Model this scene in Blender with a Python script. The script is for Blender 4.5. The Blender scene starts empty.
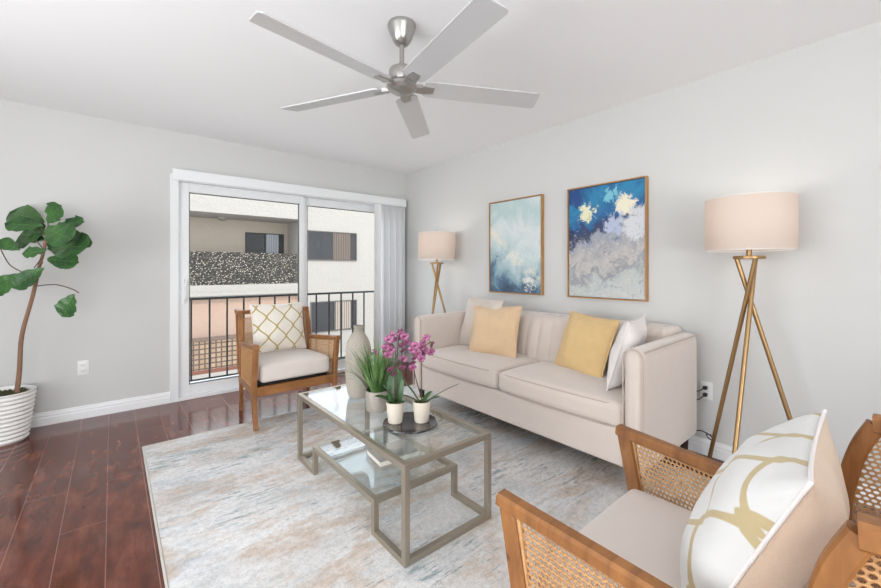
import bpy, bmesh, math, random
from mathutils import Vector, Matrix, Euler, noise
random.seed(7)
PI = math.pi
R = math.radians
S = bpy.context.scene
C = S.collection

# ---------------------------------------------------------------- camera
FPX = 394.8
YAW = math.atan(328.5 / 394.8)
cam = bpy.data.cameras.new('camera')
cam.sensor_width = 36.0
cam.lens = 36.0 * FPX / 881.0
cam.shift_y = -(294.0 - 269.0) / 881.0
cam.clip_start = 0.02
cam_o = bpy.data.objects.new('camera', cam)
C.objects.link(cam_o)
cam_o.location = (0, 0, 1.2)
cam_o.rotation_euler = (R(90), 0, -YAW)
S.camera = cam_o

# ---------------------------------------------------------------- world, sun, added fill lights, door skylight, exposure
SKY = 3.1
w = bpy.data.worlds.new('sky'); S.world = w; w.use_nodes = True
wn = w.node_tree.nodes; wl = w.node_tree.links
bg = wn['Background']
tc = wn.new('ShaderNodeTexCoord'); sx = wn.new('ShaderNodeSeparateXYZ'); cr = wn.new('ShaderNodeValToRGB')
wl.new(tc.outputs['Generated'], sx.inputs[0]); wl.new(sx.outputs['Z'], cr.inputs[0])
cr.color_ramp.elements[0].position = 0.0; cr.color_ramp.elements[0].color = (0.95, 0.97, 1.0, 1)
cr.color_ramp.elements[1].position = 0.7; cr.color_ramp.elements[1].color = (0.78, 0.87, 1.0, 1)
wl.new(cr.outputs[0], bg.inputs[0]); bg.inputs[1].default_value = SKY

def area(name, loc, rot, sx_, sy_, power, color=(1, 1, 1)):
    l = bpy.data.lights.new(name, 'AREA'); l.shape = 'RECTANGLE'; l.size = sx_; l.size_y = sy_
    l.energy = power; l.color = color
    o = bpy.data.objects.new(name, l); C.objects.link(o); o.location = loc; o.rotation_euler = rot
    return o
sun = bpy.data.lights.new('sun', 'SUN'); sun.energy = 2.2; sun.angle = R(2); sun.color = (1, .95, .88)
so = bpy.data.objects.new('sun', sun); C.objects.link(so); so.rotation_euler = (R(48), 0, R(-14))
# fill lights added outside invented openings behind and left of the camera
area('fill_light_rear', (-0.55, -2.76, 1.0), (R(128), 0, 0), 2.4, 1.5, 98, (0.95, 0.985, 1.0))
area('fill_light_left', (-2.06, 1.2, 1.0), (R(134), 0, R(-90)), 2.8, 1.5, 54, (0.95, 0.985, 1.0))
# skylight entering by the patio door
area('daylight_patio_door', (1.5, 4.75, 2.6), (R(-52), 0, 0), 2.2, 1.0, 30, (0.92, 0.96, 1.0))

S.view_settings.view_transform = 'Standard'
S.view_settings.look = 'None'
S.view_settings.gamma = 1.0
S.view_settings.use_curve_mapping = False
S.view_settings.exposure = 0.0

# ---------------------------------------------------------------- materials
def srgb(r, g, b):
    f = lambda c: (c / 255 / 12.92) if c / 255 <= 0.04045 else ((c / 255 + 0.055) / 1.055) ** 2.4
    return (f(r), f(g), f(b), 1)

class NT:
    def __init__(s, name):
        s.m = bpy.data.materials.new(name); s.m.use_nodes = True
        s.n = s.m.node_tree.nodes; s.l = s.m.node_tree.links
        s.b = s.n['Principled BSDF']; s.out = s.n['Material Output']
        s._c = None
    def coord(s, kind='Object'):
        if not s._c: s._c = s.n.new('ShaderNodeTexCoord')
        return s._c.outputs[kind]
    def mapping(s, scale=(1, 1, 1), rot=(0, 0, 0), loc=(0, 0, 0), kind='Object'):
        m = s.n.new('ShaderNodeMapping'); s.l.new(s.coord(kind), m.inputs[0])
        m.inputs['Scale'].default_value = scale; m.inputs['Rotation'].default_value = rot; m.inputs['Location'].default_value = loc
        return m.outputs[0]
    def noise(s, scale, detail=2, rough=0.5, vec=None, dist=0.0):
        t = s.n.new('ShaderNodeTexNoise'); s.l.new(vec or s.coord(), t.inputs['Vector'])
        t.inputs['Scale'].default_value = scale; t.inputs['Detail'].default_value = detail
        t.inputs['Roughness'].default_value = rough; t.inputs['Distortion'].default_value = dist
        return t.outputs[0]
    def ramp(s, fac, stops, interp='LINEAR'):
        r = s.n.new('ShaderNodeValToRGB'); s.l.new(fac, r.inputs[0]); cr = r.color_ramp; cr.interpolation = interp
        while len(cr.elements) < len(stops): cr.elements.new(0.5)
        for e, (p, c) in zip(cr.elements, stops): e.position = p; e.color = c
        return r.outputs[0]
    def mix(s, fac, a, b, mode='MIX'):
        m = s.n.new('ShaderNodeMix'); m.data_type = 'RGBA'; m.blend_type = mode
        for inp, v in ((m.inputs[0], fac), (m.inputs[6], a), (m.inputs[7], b)):
            if isinstance(v, (int, float)): inp.default_value = v
            elif isinstance(v, tuple): inp.default_value = v
            else: s.l.new(v, inp)
        return m.outputs[2]
    def math(s, op, a, b=None, c=None):
        m = s.n.new('ShaderNodeMath'); m.operation = op
        for i, v in enumerate((a, b, c)):
            if v is None: continue
            if isinstance(v, (int, float)): m.inputs[i].default_value = v
            else: s.l.new(v, m.inputs[i])
        return m.outputs[0]
    def sep(s, vec=None):
        x = s.n.new('ShaderNodeSeparateXYZ'); s.l.new(vec or s.coord(), x.inputs[0]); return x.outputs
    def bump(s, h, strength=0.2, dist=0.01):
        b = s.n.new('ShaderNodeBump'); b.inputs['Strength'].default_value = strength; b.inputs['Distance'].default_value = dist
        s.l.new(h, b.inputs['Height']); s.l.new(b.outputs[0], s.b.inputs['Normal'])
    def col(s, v):
        if isinstance(v, tuple): s.b.inputs['Base Color'].default_value = v
        else: s.l.new(v, s.b.inputs['Base Color'])
    def set(s, **k):
        for a, v in k.items(): s.b.inputs[a.replace('_', ' ')].default_value = v

def plain(name, c, rough=0.6, metal=0.0, bscale=0, bstr=0.1, bdist=0.002, var=0.0, **k):
    t = NT(name); t.set(Roughness=rough, Metallic=metal, **k)
    if var:
        n = t.noise(6, 3)
        t.col(t.mix(n, tuple(x * (1 - var) for x in c[:3]) + (1,), tuple(min(1, x * (1 + var)) for x in c[:3]) + (1,)))
    else: t.col(c)
    if bscale: t.bump(t.noise(bscale, 3), bstr, bdist)
    return t.m

def wood(name, dark, light, scale=(3, 30, 30), rough=0.45, knots=True):
    t = NT(name)
    v = t.mapping(scale)
    n = t.noise(2.2, 6, 0.6, v, 0.6)
    c = t.ramp(n, [(0.25, dark), (0.5, tuple((a + b) / 2 for a, b in zip(dark, light))), (0.75, light)])
    if knots:
        vo = t.n.new('ShaderNodeTexVoronoi'); vo.inputs['Scale'].default_value = 7; t.l.new(t.coord(), vo.inputs['Vector'])
        k = t.ramp(vo.outputs['Distance'], [(0.02, (0.25, 0.25, 0.25, 1)), (0.09, (1, 1, 1, 1))])
        c = t.mix(1.0, c, k, 'MULTIPLY')
    t.col(c); t.set(Roughness=rough); t.bump(n, 0.08, 0.002)
    return t.m

def fabric(name, c, scale=500, var=0.06, sheen=0.3, bstr=0.25, rough=0.9, soft=14):
    t = NT(name)
    n = t.noise(soft, 4)
    a = tuple(x * (1 - var) for x in c[:3]) + (1,); b = tuple(min(1, x * (1 + var)) for x in c[:3]) + (1,)
    fine = t.noise(scale, 2)
    cc = t.mix(n, a, b)
    cc = t.mix(0.25, cc, t.mix(fine, tuple(x * .75 for x in c[:3]) + (1,), tuple(min(1, x * 1.2) for x in c[:3]) + (1,)))
    t.col(cc); t.set(Roughness=rough)
    t.b.inputs['Sheen Weight'].default_value = sheen
    h = t.math('ADD', t.math('MULTIPLY', fine, 0.3), t.noise(9, 4, .6))
    t.bump(h, bstr, 0.006)
    return t.m

M = {}
t = NT('wall_paint'); t.col(srgb(206, 206, 204)); t.set(Roughness=0.9); t.bump(t.noise(110, 4, .6), 0.35, 0.002); M['wall'] = t.m
t = NT('ceiling_paint'); t.col(srgb(244, 244, 245)); t.set(Roughness=0.9); t.bump(t.noise(150, 3), 0.35, 0.002); M['ceil'] = t.m
M['trim'] = plain('white_trim_paint', srgb(236, 237, 237), 0.4)
M['vinyl'] = plain('white_vinyl', srgb(232, 234, 235), 0.35)
M['gasket'] = plain('dark_gasket', srgb(70, 72, 74), 0.5)

# floor: glossy red brown laminate planks running along y
t = NT('red_brown_laminate')
br = t.n.new('ShaderNodeTexBrick')
t.l.new(t.mapping((1, 1, 1), (0, 0, R(90)), (0.03, 0.02, 0)), br.inputs['Vector'])
br.inputs['Scale'].default_value = 1.0; br.inputs['Brick Width'].default_value = 1.22; br.inputs['Row Height'].default_value = 0.162
br.inputs['Mortar Size'].default_value = 0.0018; br.inputs['Mortar Smooth'].default_value = 0.1; br.offset = 0.37
br.inputs['Color1'].default_value = (0, 0, 0, 1); br.inputs['Color2'].default_value = (1, 1, 1, 1); br.inputs['Mortar'].default_value = (.5, .5, .5, 1)
n1 = t.noise(5.0, 5, .6, t.mapping((3.4, .8, 1)), 0.0)
n2 = t.noise(6.0, 3, .55, t.mapping((1.7, .9, 1), (0, 0, 0), (4, 3, 0)), 0.0)
c = t.ramp(n1, [(0.25, srgb(78, 36, 27)), (0.5, srgb(108, 56, 41)), (0.75, srgb(140, 84, 62))])
c = t.mix(t.ramp(n2, [(0.40, (0, 0, 0, 1)), (0.75, (.8, .8, .8, 1))]), c, srgb(62, 34, 30))
c = t.mix(t.math('MULTIPLY', br.outputs['Color'], .22), c, srgb(78, 40, 32))
c = t.mix(t.math('MULTIPLY', br.outputs['Fac'], .5), c, srgb(170, 125, 115))
t.col(c); t.set(Roughness=0.12, IOR=1.5); t.b.inputs['Coat Weight'].default_value = 0.0; t.b.inputs['Coat Roughness'].default_value = 0.05
t.bump(t.math('MULTIPLY', br.outputs['Fac'], -1.0), 0.2, 0.001)
M['floor'] = t.m

# rug: distressed cream, grey, dusty blue and tan
t = NT('distressed_rug')
v1 = t.mapping((1.1, 2.6, 1)); v2 = t.mapping((1.4, 14, 1), (0, 0, R(3))); v3 = t.mapping((1, 1.6, 1), (0, 0, 0), (7.3, 2.2, 0))
base = t.ramp(t.noise(1.6, 5, .6, v1, .5), [(0.3, srgb(216, 213, 210)), (0.5, srgb(230, 228, 226)), (0.7, srgb(240, 238, 237))])
blue = t.ramp(t.math('MULTIPLY', t.noise(1.9, 3, .6, v3, .6), t.math('ADD', t.noise(2.4, 6, .7, v2), .45)), [(0.46, (0, 0, 0, 1)), (0.70, (.42, .42, .42, 1))])
c = t.mix(blue, base, srgb(150, 166, 176))
tan = t.ramp(t.math('MULTIPLY', t.noise(2.3, 3, .6, t.mapping((1, 1.8, 1), (0, 0, 0), (1.7, 9.1, 0)), .6), t.math('ADD', t.noise(9, 6, .75, v1), .5)), [(0.47, (0, 0, 0, 1)), (0.66, (.62, .62, .62, 1))])
c = t.mix(tan, c, srgb(198, 170, 142))
sp = t.ramp(t.noise(48, 6, .85), [(0.40, (.62, .60, .58, 1)), (0.56, (1, 1, 1, 1))])
c = t.mix(.55, c, sp, 'MULTIPLY')
sp2 = t.ramp(t.math('MULTIPLY', t.noise(9, 7, .85, t.mapping((.8, 5.5, 1))), t.math('ADD', t.noise(1.7, 2, .5, t.mapping((1, 1, 1), (0, 0, 0), (3.3, 5.1, 0))), .45)), [(0.545, (0, 0, 0, 1)), (0.60, (.75, .75, .75, 1))])
c = t.mix(sp2, c, srgb(104, 128, 134))
t.col(c); t.set(Roughness=0.95); t.bump(t.noise(320, 3, .7), 0.6, 0.006)
M['rug'] = t.m
M['rug_edge'] = fabric('rug_binding', srgb(186, 180, 170))

M['sofa'] = fabric('beige_velvet', srgb(212, 199, 189), 700, .05, .5, .12)
M['sofa_pipe'] = fabric('beige_piping', srgb(188, 172, 160), 700, .05, .2)
M['sofa_back'] = M['sofa']
M['dark_leg'] = plain('dark_wood_leg', srgb(50, 34, 28), 0.4)
M['tan_linen'] = fabric('tan_linen', srgb(218, 188, 152), 260, .10, .2, .8)
M['yellow_linen'] = fabric('yellow_linen', srgb(220, 188, 134), 260, .12, .2, .8)
M['greige'] = fabric('greige_velvet', srgb(205, 192, 180), 500, .05, .4, .2)
M['white_fab'] = fabric('white_cotton', srgb(230, 225, 222), 400, .04, .2, .5)
M['seat_fab'] = fabric('oatmeal_seat_linen', srgb(216, 206, 198), 650, .03, .2, .12)
M['back_velvet'] = fabric('beige_pillow_back', srgb(208, 184, 162), 300, .06, .3, .8)
M['oak'] = wood('honey_wood', srgb(112, 70, 34), srgb(164, 110, 60), (3, 14, 3))
M['oak_dark'] = plain('black_webbing', srgb(30, 26, 24), 0.8)
M['cane'] = wood('woven_cane', srgb(176, 130, 84), srgb(206, 164, 116), (20, 20, 20), .6, False)
M['nickel'] = plain('champagne_metal', srgb(168, 158, 143), 0.38, 0.75, 200, .05, .001)
M['brass'] = plain('antique_brass', srgb(168, 136, 94), 0.34, 0.8)
M['steel'] = plain('brushed_nickel', srgb(176, 174, 170), 0.3, 0.9)
M['blade'] = plain('silver_blade', srgb(205, 206, 208), 0.32, 0.25)
M['black'] = plain('black_rubber', srgb(24, 24, 25), 0.5)
M['iron'] = plain('black_iron', srgb(42, 43, 46), 0.5, 0.3)
M['pot_white'] = plain('white_ceramic', srgb(234, 233, 230), 0.3)
M['cream_pot'] = plain('cream_ceramic', srgb(222, 212, 196), 0.45)
M['soil'] = plain('mossy_soil', srgb(70, 72, 44), 0.95, 0, 60, .9, .02, .5)
M['bark'] = plain('pale_bark', srgb(136, 104, 82), 0.8, 0, 40, .5, .01, .2)
M['plastic'] = plain('outlet_plastic', srgb(232, 232, 230), 0.35)
M['slot'] = plain('outlet_slot', srgb(110, 110, 110), 0.5)
M['book'] = plain('grey_book_cover', srgb(178, 172, 166), 0.6)
M['paper'] = plain('book_pages', srgb(228, 222, 212), 0.8)
M['tray'] = plain('dark_lacquer', srgb(38, 26, 28), 0.08, 0, IOR=1.7)
M['petal'] = None

def leafmat(name, a, b, vein=None, rough=0.35):
    t = NT(name); t.col(t.mix(t.ramp(t.noise(9, 3), [(.3, (0, 0, 0, 1)), (.7, (1, 1, 1, 1))]), a, b)); t.set(Roughness=rough)
    t.b.inputs['Subsurface Weight'].default_value = 0.0
    t.bump(t.noise(40, 3), .3, .004)
    return t.m
M['fig'] = leafmat('fig_leaf_green', srgb(30, 66, 32), srgb(64, 108, 50))
M['fig_vein'] = plain('fig_leaf_vein', srgb(96, 140, 76), 0.5)
M['grass'] = leafmat('grass_green', srgb(62, 104, 50), srgb(136, 168, 104))
M['orchid_leaf'] = leafmat('orchid_leaf_green', srgb(34, 74, 34), srgb(66, 108, 50))
M['twig'] = plain('dark_twig', srgb(84, 66, 52), 0.8)
t = NT('magenta_petal'); t.col(t.mix(t.ramp(t.noise(70, 3, .7), [(.38, (0, 0, 0, 1)), (.62, (1, 1, 1, 1))]), srgb(100, 24, 66), srgb(190, 120, 160))); t.set(Roughness=.5); M['petal'] = t.m
M['petal_lip'] = plain('dark_magenta_lip', srgb(110, 14, 70), .5)

# vase: zig-zag relief
t = NT('ribbed_vase_ceramic'); o = t.sep()
ang = t.math('ARCTAN2', o[1], o[0])
zz = t.math('ADD', t.math('MULTIPLY', o[2], 62), t.math('PINGPONG', t.math('MULTIPLY', ang, 5.1), 1.0))
st = t.math('PINGPONG', zz, 0.5)
t.col(t.mix(t.math('MULTIPLY', st, 1.2), srgb(176, 166, 152), srgb(232, 224, 212))); t.set(Roughness=.7); t.bump(st, .9, .012); M['vase'] = t.m
t = NT('hammered_grey_pot'); t.col(t.mix(t.noise(12, 2), srgb(150, 140, 130), srgb(205, 198, 188))); t.set(Roughness=.35, Metallic=.35); t.bump(t.noise(30, 2), .4, .01); M['greypot'] = t.m

# thin glass (reflects by fresnel, lets light straight through)
def glass(name, tint, ior=1.5, blend=1.0):
    m = bpy.data.materials.new(name); m.use_nodes = True; n = m.node_tree.nodes; l = m.node_tree.links
    n.remove(n['Principled BSDF']); out = n['Material Output']
    ge = n.new('ShaderNodeNewGeometry'); mr = n.new('ShaderNodeMapRange'); l.new(ge.outputs['Backfacing'], mr.inputs[0]); mr.inputs[3].default_value = ior; mr.inputs[4].default_value = 1 / ior
    tr = n.new('ShaderNodeBsdfTransparent'); tr.inputs[0].default_value = tint
    gl = n.new('ShaderNodeBsdfGlossy'); gl.inputs['Roughness'].default_value = 0.0; gl.inputs[0].default_value = (1, 1, 1, 1)
    fr = n.new('ShaderNodeFresnel'); l.new(mr.outputs[0], fr.inputs[0])
    mx = n.new('ShaderNodeMixShader'); l.new(fr.outputs[0], mx.inputs[0]); l.new(tr.outputs[0], mx.inputs[1]); l.new(gl.outputs[0], mx.inputs[2]); l.new(mx.outputs[0], out.inputs[0])
    return m
M['pane'] = glass('clear_window_glass', (.97, .98, .98, 1), 1.25)
M['table_glass'] = glass('table_glass', (.93, .96, .96, 1), 1.5)
M['glass_edge'] = plain('green_glass_edge', srgb(120, 150, 145), .2)

# lampshade: translucent white fabric
m = bpy.data.materials.new('white_shade_fabric'); m.use_nodes = True; n = m.node_tree.nodes; l = m.node_tree.links
n.remove(n['Principled BSDF'])
d = n.new('ShaderNodeBsdfDiffuse'); d.inputs[0].default_value = srgb(210, 204, 198)
tl = n.new('ShaderNodeBsdfTranslucent'); tl.inputs[0].default_value = srgb(255, 244, 236)
mx = n.new('ShaderNodeMixShader'); mx.inputs[0].default_value = .5
l.new(d.outputs[0], mx.inputs[1]); l.new(tl.outputs[0], mx.inputs[2]); l.new(mx.outputs[0], n['Material Output'].inputs[0]); M['shade'] = m
m = NT('lit_bulb'); m.col((1, .9, .8, 1)); m.b.inputs['Emission Color'].default_value = (1, .85, .68, 1); m.b.inputs['Emission Strength'].default_value = 6; M['bulb'] = m.m

# ogee lattice fabric: u, v are local x, z
def lattice(name, period_u, period_v, width, line, ground, off=(0, 0), amp=0.5):
    t = NT(name); o = t.sep()
    u = t.math('ADD', t.math('DIVIDE', o[0], period_u / 2), off[0]); v = t.math('ADD', t.math('DIVIDE', o[2], period_v / 2), off[1])
    cs = t.math('ADD', t.math('MULTIPLY', t.math('COSINE', t.math('MULTIPLY', v, PI)), amp * .5), t.math('MULTIPLY', t.math('SUBTRACT', .5, t.math('PINGPONG', v, 1.0)), amp))
    a = t.math('ABSOLUTE', t.math('SUBTRACT', t.math('FLOORED_MODULO', t.math('SUBTRACT', u, cs), 2.0), 1.0))
    b = t.math('ABSOLUTE', t.math('SUBTRACT', t.math('FLOORED_MODULO', t.math('ADD', t.math('ADD', u, cs), 1.0), 2.0), 1.0))
    mn = t.math('MINIMUM', a, b)
    f = t.ramp(mn, [(width, (1, 1, 1, 1)), (width + .03, (0, 0, 0, 1))])
    lc = t.mix(t.noise(40, 3), tuple(x * .8 for x in line[:3]) + (1,), line)
    t.col(t.mix(f, ground, lc)); t.set(Roughness=.75); t.b.inputs['Sheen Weight'].default_value = .2
    t.bump(t.noise(14, 4), .3, .01)
    return t.m
M['lat_small'] = lattice('gold_lattice_small', .145, .175, .085, srgb(180, 160, 96), srgb(226, 220, 208))
M['lat_big'] = lattice('gold_lattice_large', .17, .21, .10, srgb(196, 178, 136), srgb(216, 216, 214), (.1, .2), .56)

# ---------------------------------------------------------------- mesh helpers
def obj(name, bm, mat, parent=None, smooth=True, ang=40, loc=None, rot=None):
    me = bpy.data.meshes.new(name)
    bmesh.ops.recalc_face_normals(bm, faces=bm.faces[:])
    bm.to_mesh(me); bm.free()
    for mm in (mat if isinstance(mat, (list, tuple)) else [mat]): me.materials.append(mm)
    if smooth:
        me.shade_smooth(); me.set_sharp_from_angle(angle=R(ang))
    o = bpy.data.objects.new(name, me); C.objects.link(o)
    if parent: o.parent = parent
    if loc: o.location = loc
    if rot: o.rotation_euler = rot
    return o

def thing(name, label, cat, loc=(0, 0, 0), rotz=0, group=None):
    o = bpy.data.objects.new(name, None); C.objects.link(o); o.location = loc; o.rotation_euler = (0, 0, rotz)
    o.empty_display_size = .1
    o['label'] = label; o['category'] = cat
    if group: o['group'] = group
    return o

def tag(o, label, cat, group=None):
    o['label'] = label; o['category'] = cat
    if group: o['group'] = group
    return o

def struct(name, bm, m, smooth=False, parent=None):
    o = obj(name, bm, m, parent, smooth)
    if not parent: o['kind'] = 'structure'
    return o

def dup(root, loc, rotz, label, name=None):
    r = root.copy(); C.objects.link(r); r.location = loc; r.rotation_euler = (0, 0, rotz); r['label'] = label
    for ch in list(root.children):
        c = ch.copy(); C.objects.link(c); c.parent = r
        for g in ch.children:
            d = g.copy(); C.objects.link(d); d.parent = c
    return r

def box(bm, x0, x1, y0, y1, z0, z1, bev=0, mi=0):
    vs = [bm.verts.new((x, y, z)) for x in (x0, x1) for y in (y0, y1) for z in (z0, z1)]
    fs = []
    for q in ((0, 1, 3, 2), (4, 6, 7, 5), (0, 4, 5, 1), (2, 3, 7, 6), (0, 2, 6, 4), (1, 5, 7, 3)):
        f = bm.faces.new([vs[i] for i in q]); f.material_index = mi; fs.append(f)
    if bev:
        es = list({e for f in fs for e in f.edges})
        bmesh.ops.bevel(bm, geom=es, offset=bev, segments=2, affect='EDGES', profile=.5)
    return vs

def lathe(bm, prof, seg=32, c=(0, 0, 0), close=False):
    rings = []
    for r, z in prof:
        if r < 1e-5: rings.append([bm.verts.new((c[0], c[1], c[2] + z))])
        else: rings.append([bm.verts.new((c[0] + r * math.cos(2 * PI * i / seg), c[1] + r * math.sin(2 * PI * i / seg), c[2] + z)) for i in range(seg)])
    for a, b in zip(rings, rings[1:]):
        for i in range(seg):
            j = (i + 1) % seg
            if len(a) == 1 and len(b) == 1: continue
            if len(a) == 1: bm.faces.new((a[0], b[i], b[j]))
            elif len(b) == 1: bm.faces.new((a[i], a[j], b[0]))
            else: bm.faces.new((a[i], a[j], b[j], b[i]))

def sweep(bm, pts, section, up=(0, 0, 1), closed=False, scales=None, cap=True):
    """sweep a 2D section [(side, up)] along pts with a fixed up reference"""
    pts = [Vector(p) for p in pts]; n = len(pts); up = Vector(up); rings = []
    for i, p in enumerate(pts):
        if closed: tg = pts[(i + 1) % n] - pts[i - 1]
        else: tg = pts[min(i + 1, n - 1)] - pts[max(i - 1, 0)]
        tg.normalize(); side = tg.cross(up)
        if side.length < 1e-4: side = tg.cross(Vector((1, 0, 0)))
        side.normalize(); u2 = side.cross(tg).normalized()
        s = scales[i] if scales else 1
        rings.append([bm.verts.new(p + side * a * s + u2 * b * s) for a, b in section])
    m = len(section)
    rng = range(n) if closed else range(n - 1)
    for i in rng:
        a = rings[i]; b = rings[(i + 1) % n]
        for k in range(m): bm.faces.new((a[k], a[(k + 1) % m], b[(k + 1) % m], b[k]))
    if cap and not closed:
        bm.faces.new(rings[0]); bm.faces.new(rings[-1][::-1])

def circ(r, n=10): return [(r * math.cos(2 * PI * i / n), r * math.sin(2 * PI * i / n)) for i in range(n)]
def rect(w, h, c=.15):
    a = w / 2; b = h / 2; k = min(w, h) * c
    return [(-a + k, -b), (a - k, -b), (a, -b + k), (a, b - k), (a - k, b), (-a + k, b), (-a, b - k), (-a, -b + k)]
def smooth_path(pts, n=8):
    pts = [Vector(p) for p in pts]; out = []
    for i in range(len(pts) - 1):
        p0 = pts[max(i - 1, 0)]; p1 = pts[i]; p2 = pts[i + 1]; p3 = pts[min(i + 2, len(pts) - 1)]
        for k in range(n):
            t = k / n
            out.append(.5 * ((2 * p1) + (-p0 + p2) * t + (2 * p0 - 5 * p1 + 4 * p2 - p3) * t * t + (-p0 + 3 * p1 - 3 * p2 + p3) * t ** 3))
    out.append(pts[-1]); return out
def tube(bm, pts, r, n=8, closed=False, scales=None):
    # frame that does not degenerate for vertical runs
    P = [Vector(p) for p in pts]; d = (P[-1] - P[0]) if not closed else Vector((0, 0, 0))
    up = (0, 0, 1) if abs(d.z) < .8 * d.length or d.length == 0 else (0.3, 1, 0)
    sweep(bm, P, circ(r, n), up, closed, scales)

def rbox(bm, c, d, r, n=8, seg=3, f=None):
    """rounded box made of six gridded faces; f(v) may reshape local coordinates"""
    h = [x / 2 for x in d]; tmp = bmesh.new()
    def axis(hh):
        rr = min(r, hh * .98)
        a = [-hh + rr * (1 - math.cos(PI / 2 * i / seg)) for i in range(seg)]
        inner = [-hh + rr + (2 * hh - 2 * rr) * i / n for i in range(n + 1)]
        return a + inner + [-x for x in reversed(a)]
    ax = [axis(x) for x in h]
    for k in range(3):
        i, j = [q for q in range(3) if q != k]
        for s in (-1, 1):
            g = []
            for a in ax[i]:
                row = []
                for b in ax[j]:
                    p = [0, 0, 0]; p[i] = a; p[j] = b; p[k] = s * h[k]; row.append(tmp.verts.new(p))
                g.append(row)
            for x in range(len(g) - 1):
                for y in range(len(g[0]) - 1):
                    tmp.faces.new((g[x][y], g[x + 1][y], g[x + 1][y + 1], g[x][y + 1]))
    bmesh.ops.remove_doubles(tmp, verts=tmp.verts[:], dist=1e-5)
    for v in tmp.verts:
        q = Vector([max(-(h[k] - min(r, h[k] * .98)), min(h[k] - min(r, h[k] * .98), v.co[k])) for k in range(3)])
        dd = v.co - q
        if dd.length > 1e-9:
            rr = [min(r, h[k] * .98) for k in range(3)]
            dd = Vector([dd[k] / rr[k] for k in range(3)]).normalized()
            v.co = q + Vector([dd[k] * rr[k] for k in range(3)])
        if f: v.co = f(v.co)
        v.co += Vector(c)
    me = bpy.data.meshes.new('tmp'); tmp.to_mesh(me); tmp.free(); bm.from_mesh(me); bpy.data.meshes.remove(me)

def pillow(name, w, h, th, mats, loc, rot, label, cat='cushion', group=None, seed=0, ears=.05, pipe=None, sink=0.0, n=26):
    """scatter cushion; local x = width, z = height, front faces -y; origin at its centre"""
    bm = bmesh.new(); grids = []
    def P(u, v, s):
        x = u * w / 2 * (1 - ears * (1 - v * v) * abs(u)); z = v * h / 2 * (1 - ears * (1 - u * u) * abs(v))
        prof = ((1 - u ** 4) * (1 - v ** 4)); prof = max(prof, 0) ** .62
        k = th / 2 * prof * (.62 + .38 * math.cos(u * 1.2) * math.cos(v * 1.2))
        nz = noise.noise(Vector((x * 7 + seed * 3.1, z * 7, s * 2 + seed))) * .018 + noise.noise(Vector((x * 16 + seed, z * 16, s * 5))) * .005
        # pinch folds running in from the corners
        k += nz * min(1, prof * 2)
        sag = sink * (1 - v) * .5
        return (x * (1 + sag * .25), s * k, z)
    for s in (-1, 1):
        g = [[None] * (n + 1) for _ in range(n + 1)]
        for i in range(n + 1):
            for j in range(n + 1):
                u = math.sin((i / n - .5) * PI); v = math.sin((j / n - .5) * PI)
                u = .5 * u + .5 * (2 * i / n - 1); v = .5 * v + .5 * (2 * j / n - 1)
                g[i][j] = bm.verts.new(P(u, v, s))
        for i in range(n):
            for j in range(n):
                q = (g[i][j], g[i + 1][j], g[i + 1][j + 1], g[i][j + 1])
                f = bm.faces.new(q if s < 0 else q[::-1]); f.material_index = 0 if s < 0 else (1 if len(mats) > 1 else 0)
        grids.append(g)
    edge = [Vector(grids[0][i][0].co) for i in range(n)] + [Vector(grids[0][n][j].co) for j in range(n)] + \
           [Vector(grids[0][n - i][n].co) for i in range(n)] + [Vector(grids[0][0][n - j].co) for j in range(n)]
    bmesh.ops.remove_doubles(bm, verts=bm.verts[:], dist=1e-5)
    root = obj(name, bm, mats, None, True, 70, loc, rot)
    tag(root, label, cat, group)
    if pipe:
        b2 = bmesh.new(); sweep(b2, edge, circ(pipe[1], 8), (0, 1, 0), True)
        obj('piping', b2, pipe[0], root)
    return root

# ---------------------------------------------------------------- room shell
RX0, RX1, RY0, RY1, H = -1.9, 2.955, -2.6, 4.28, 2.44
T = .12
bm = bmesh.new(); box(bm, RX0 - T, RX1 + T, RY0 - T, RY1 + .10, -.12, 0); struct('floor', bm, M['floor'])
bm = bmesh.new(); box(bm, RX0 - T, RX1 + T, RY0 - T, RY1 + T, H, H + .12); struct('ceiling', bm, M['ceil'])
bm = bmesh.new(); box(bm, RX1, RX1 + T, RY0 - T, RY1 + T, 0, H); struct('wall_right', bm, M['wall'])
DX0, DX1, DH = .43, 2.87, 2.03
bm = bmesh.new()
box(bm, RX0 - T, DX0, RY1, RY1 + T, 0, H); box(bm, DX1, RX1, RY1, RY1 + T, 0, H); box(bm, DX0, DX1, RY1, RY1 + T, DH, H)
struct('wall_back', bm, M['wall'])
# unseen rear and left walls, each with an opening added for its fill light
bm = bmesh.new()
wx0, wx1, wz0, wz1 = -1.8, .75, .25, 2.1
box(bm, RX0 - T, wx0, RY0 - T, RY0, 0, H); box(bm, wx1, RX1, RY0 - T, RY0, 0, H); box(bm, wx0, wx1, RY0 - T, RY0, 0, wz0); box(bm, wx0, wx1, RY0 - T, RY0, wz1, H)
struct('wall_rear', bm, M['wall'])
bm = bmesh.new()
wy0, wy1 = -.3, 2.7
box(bm, RX0 - T, RX0, RY0, wy0, 0, H); box(bm, RX0 - T, RX0, wy1, RY1, 0, H); box(bm, RX0 - T, RX0, wy0, wy1, 0, wz0); box(bm, RX0 - T, RX0, wy0, wy1, wz1, H)
struct('wall_left', bm, M['wall'])

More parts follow.
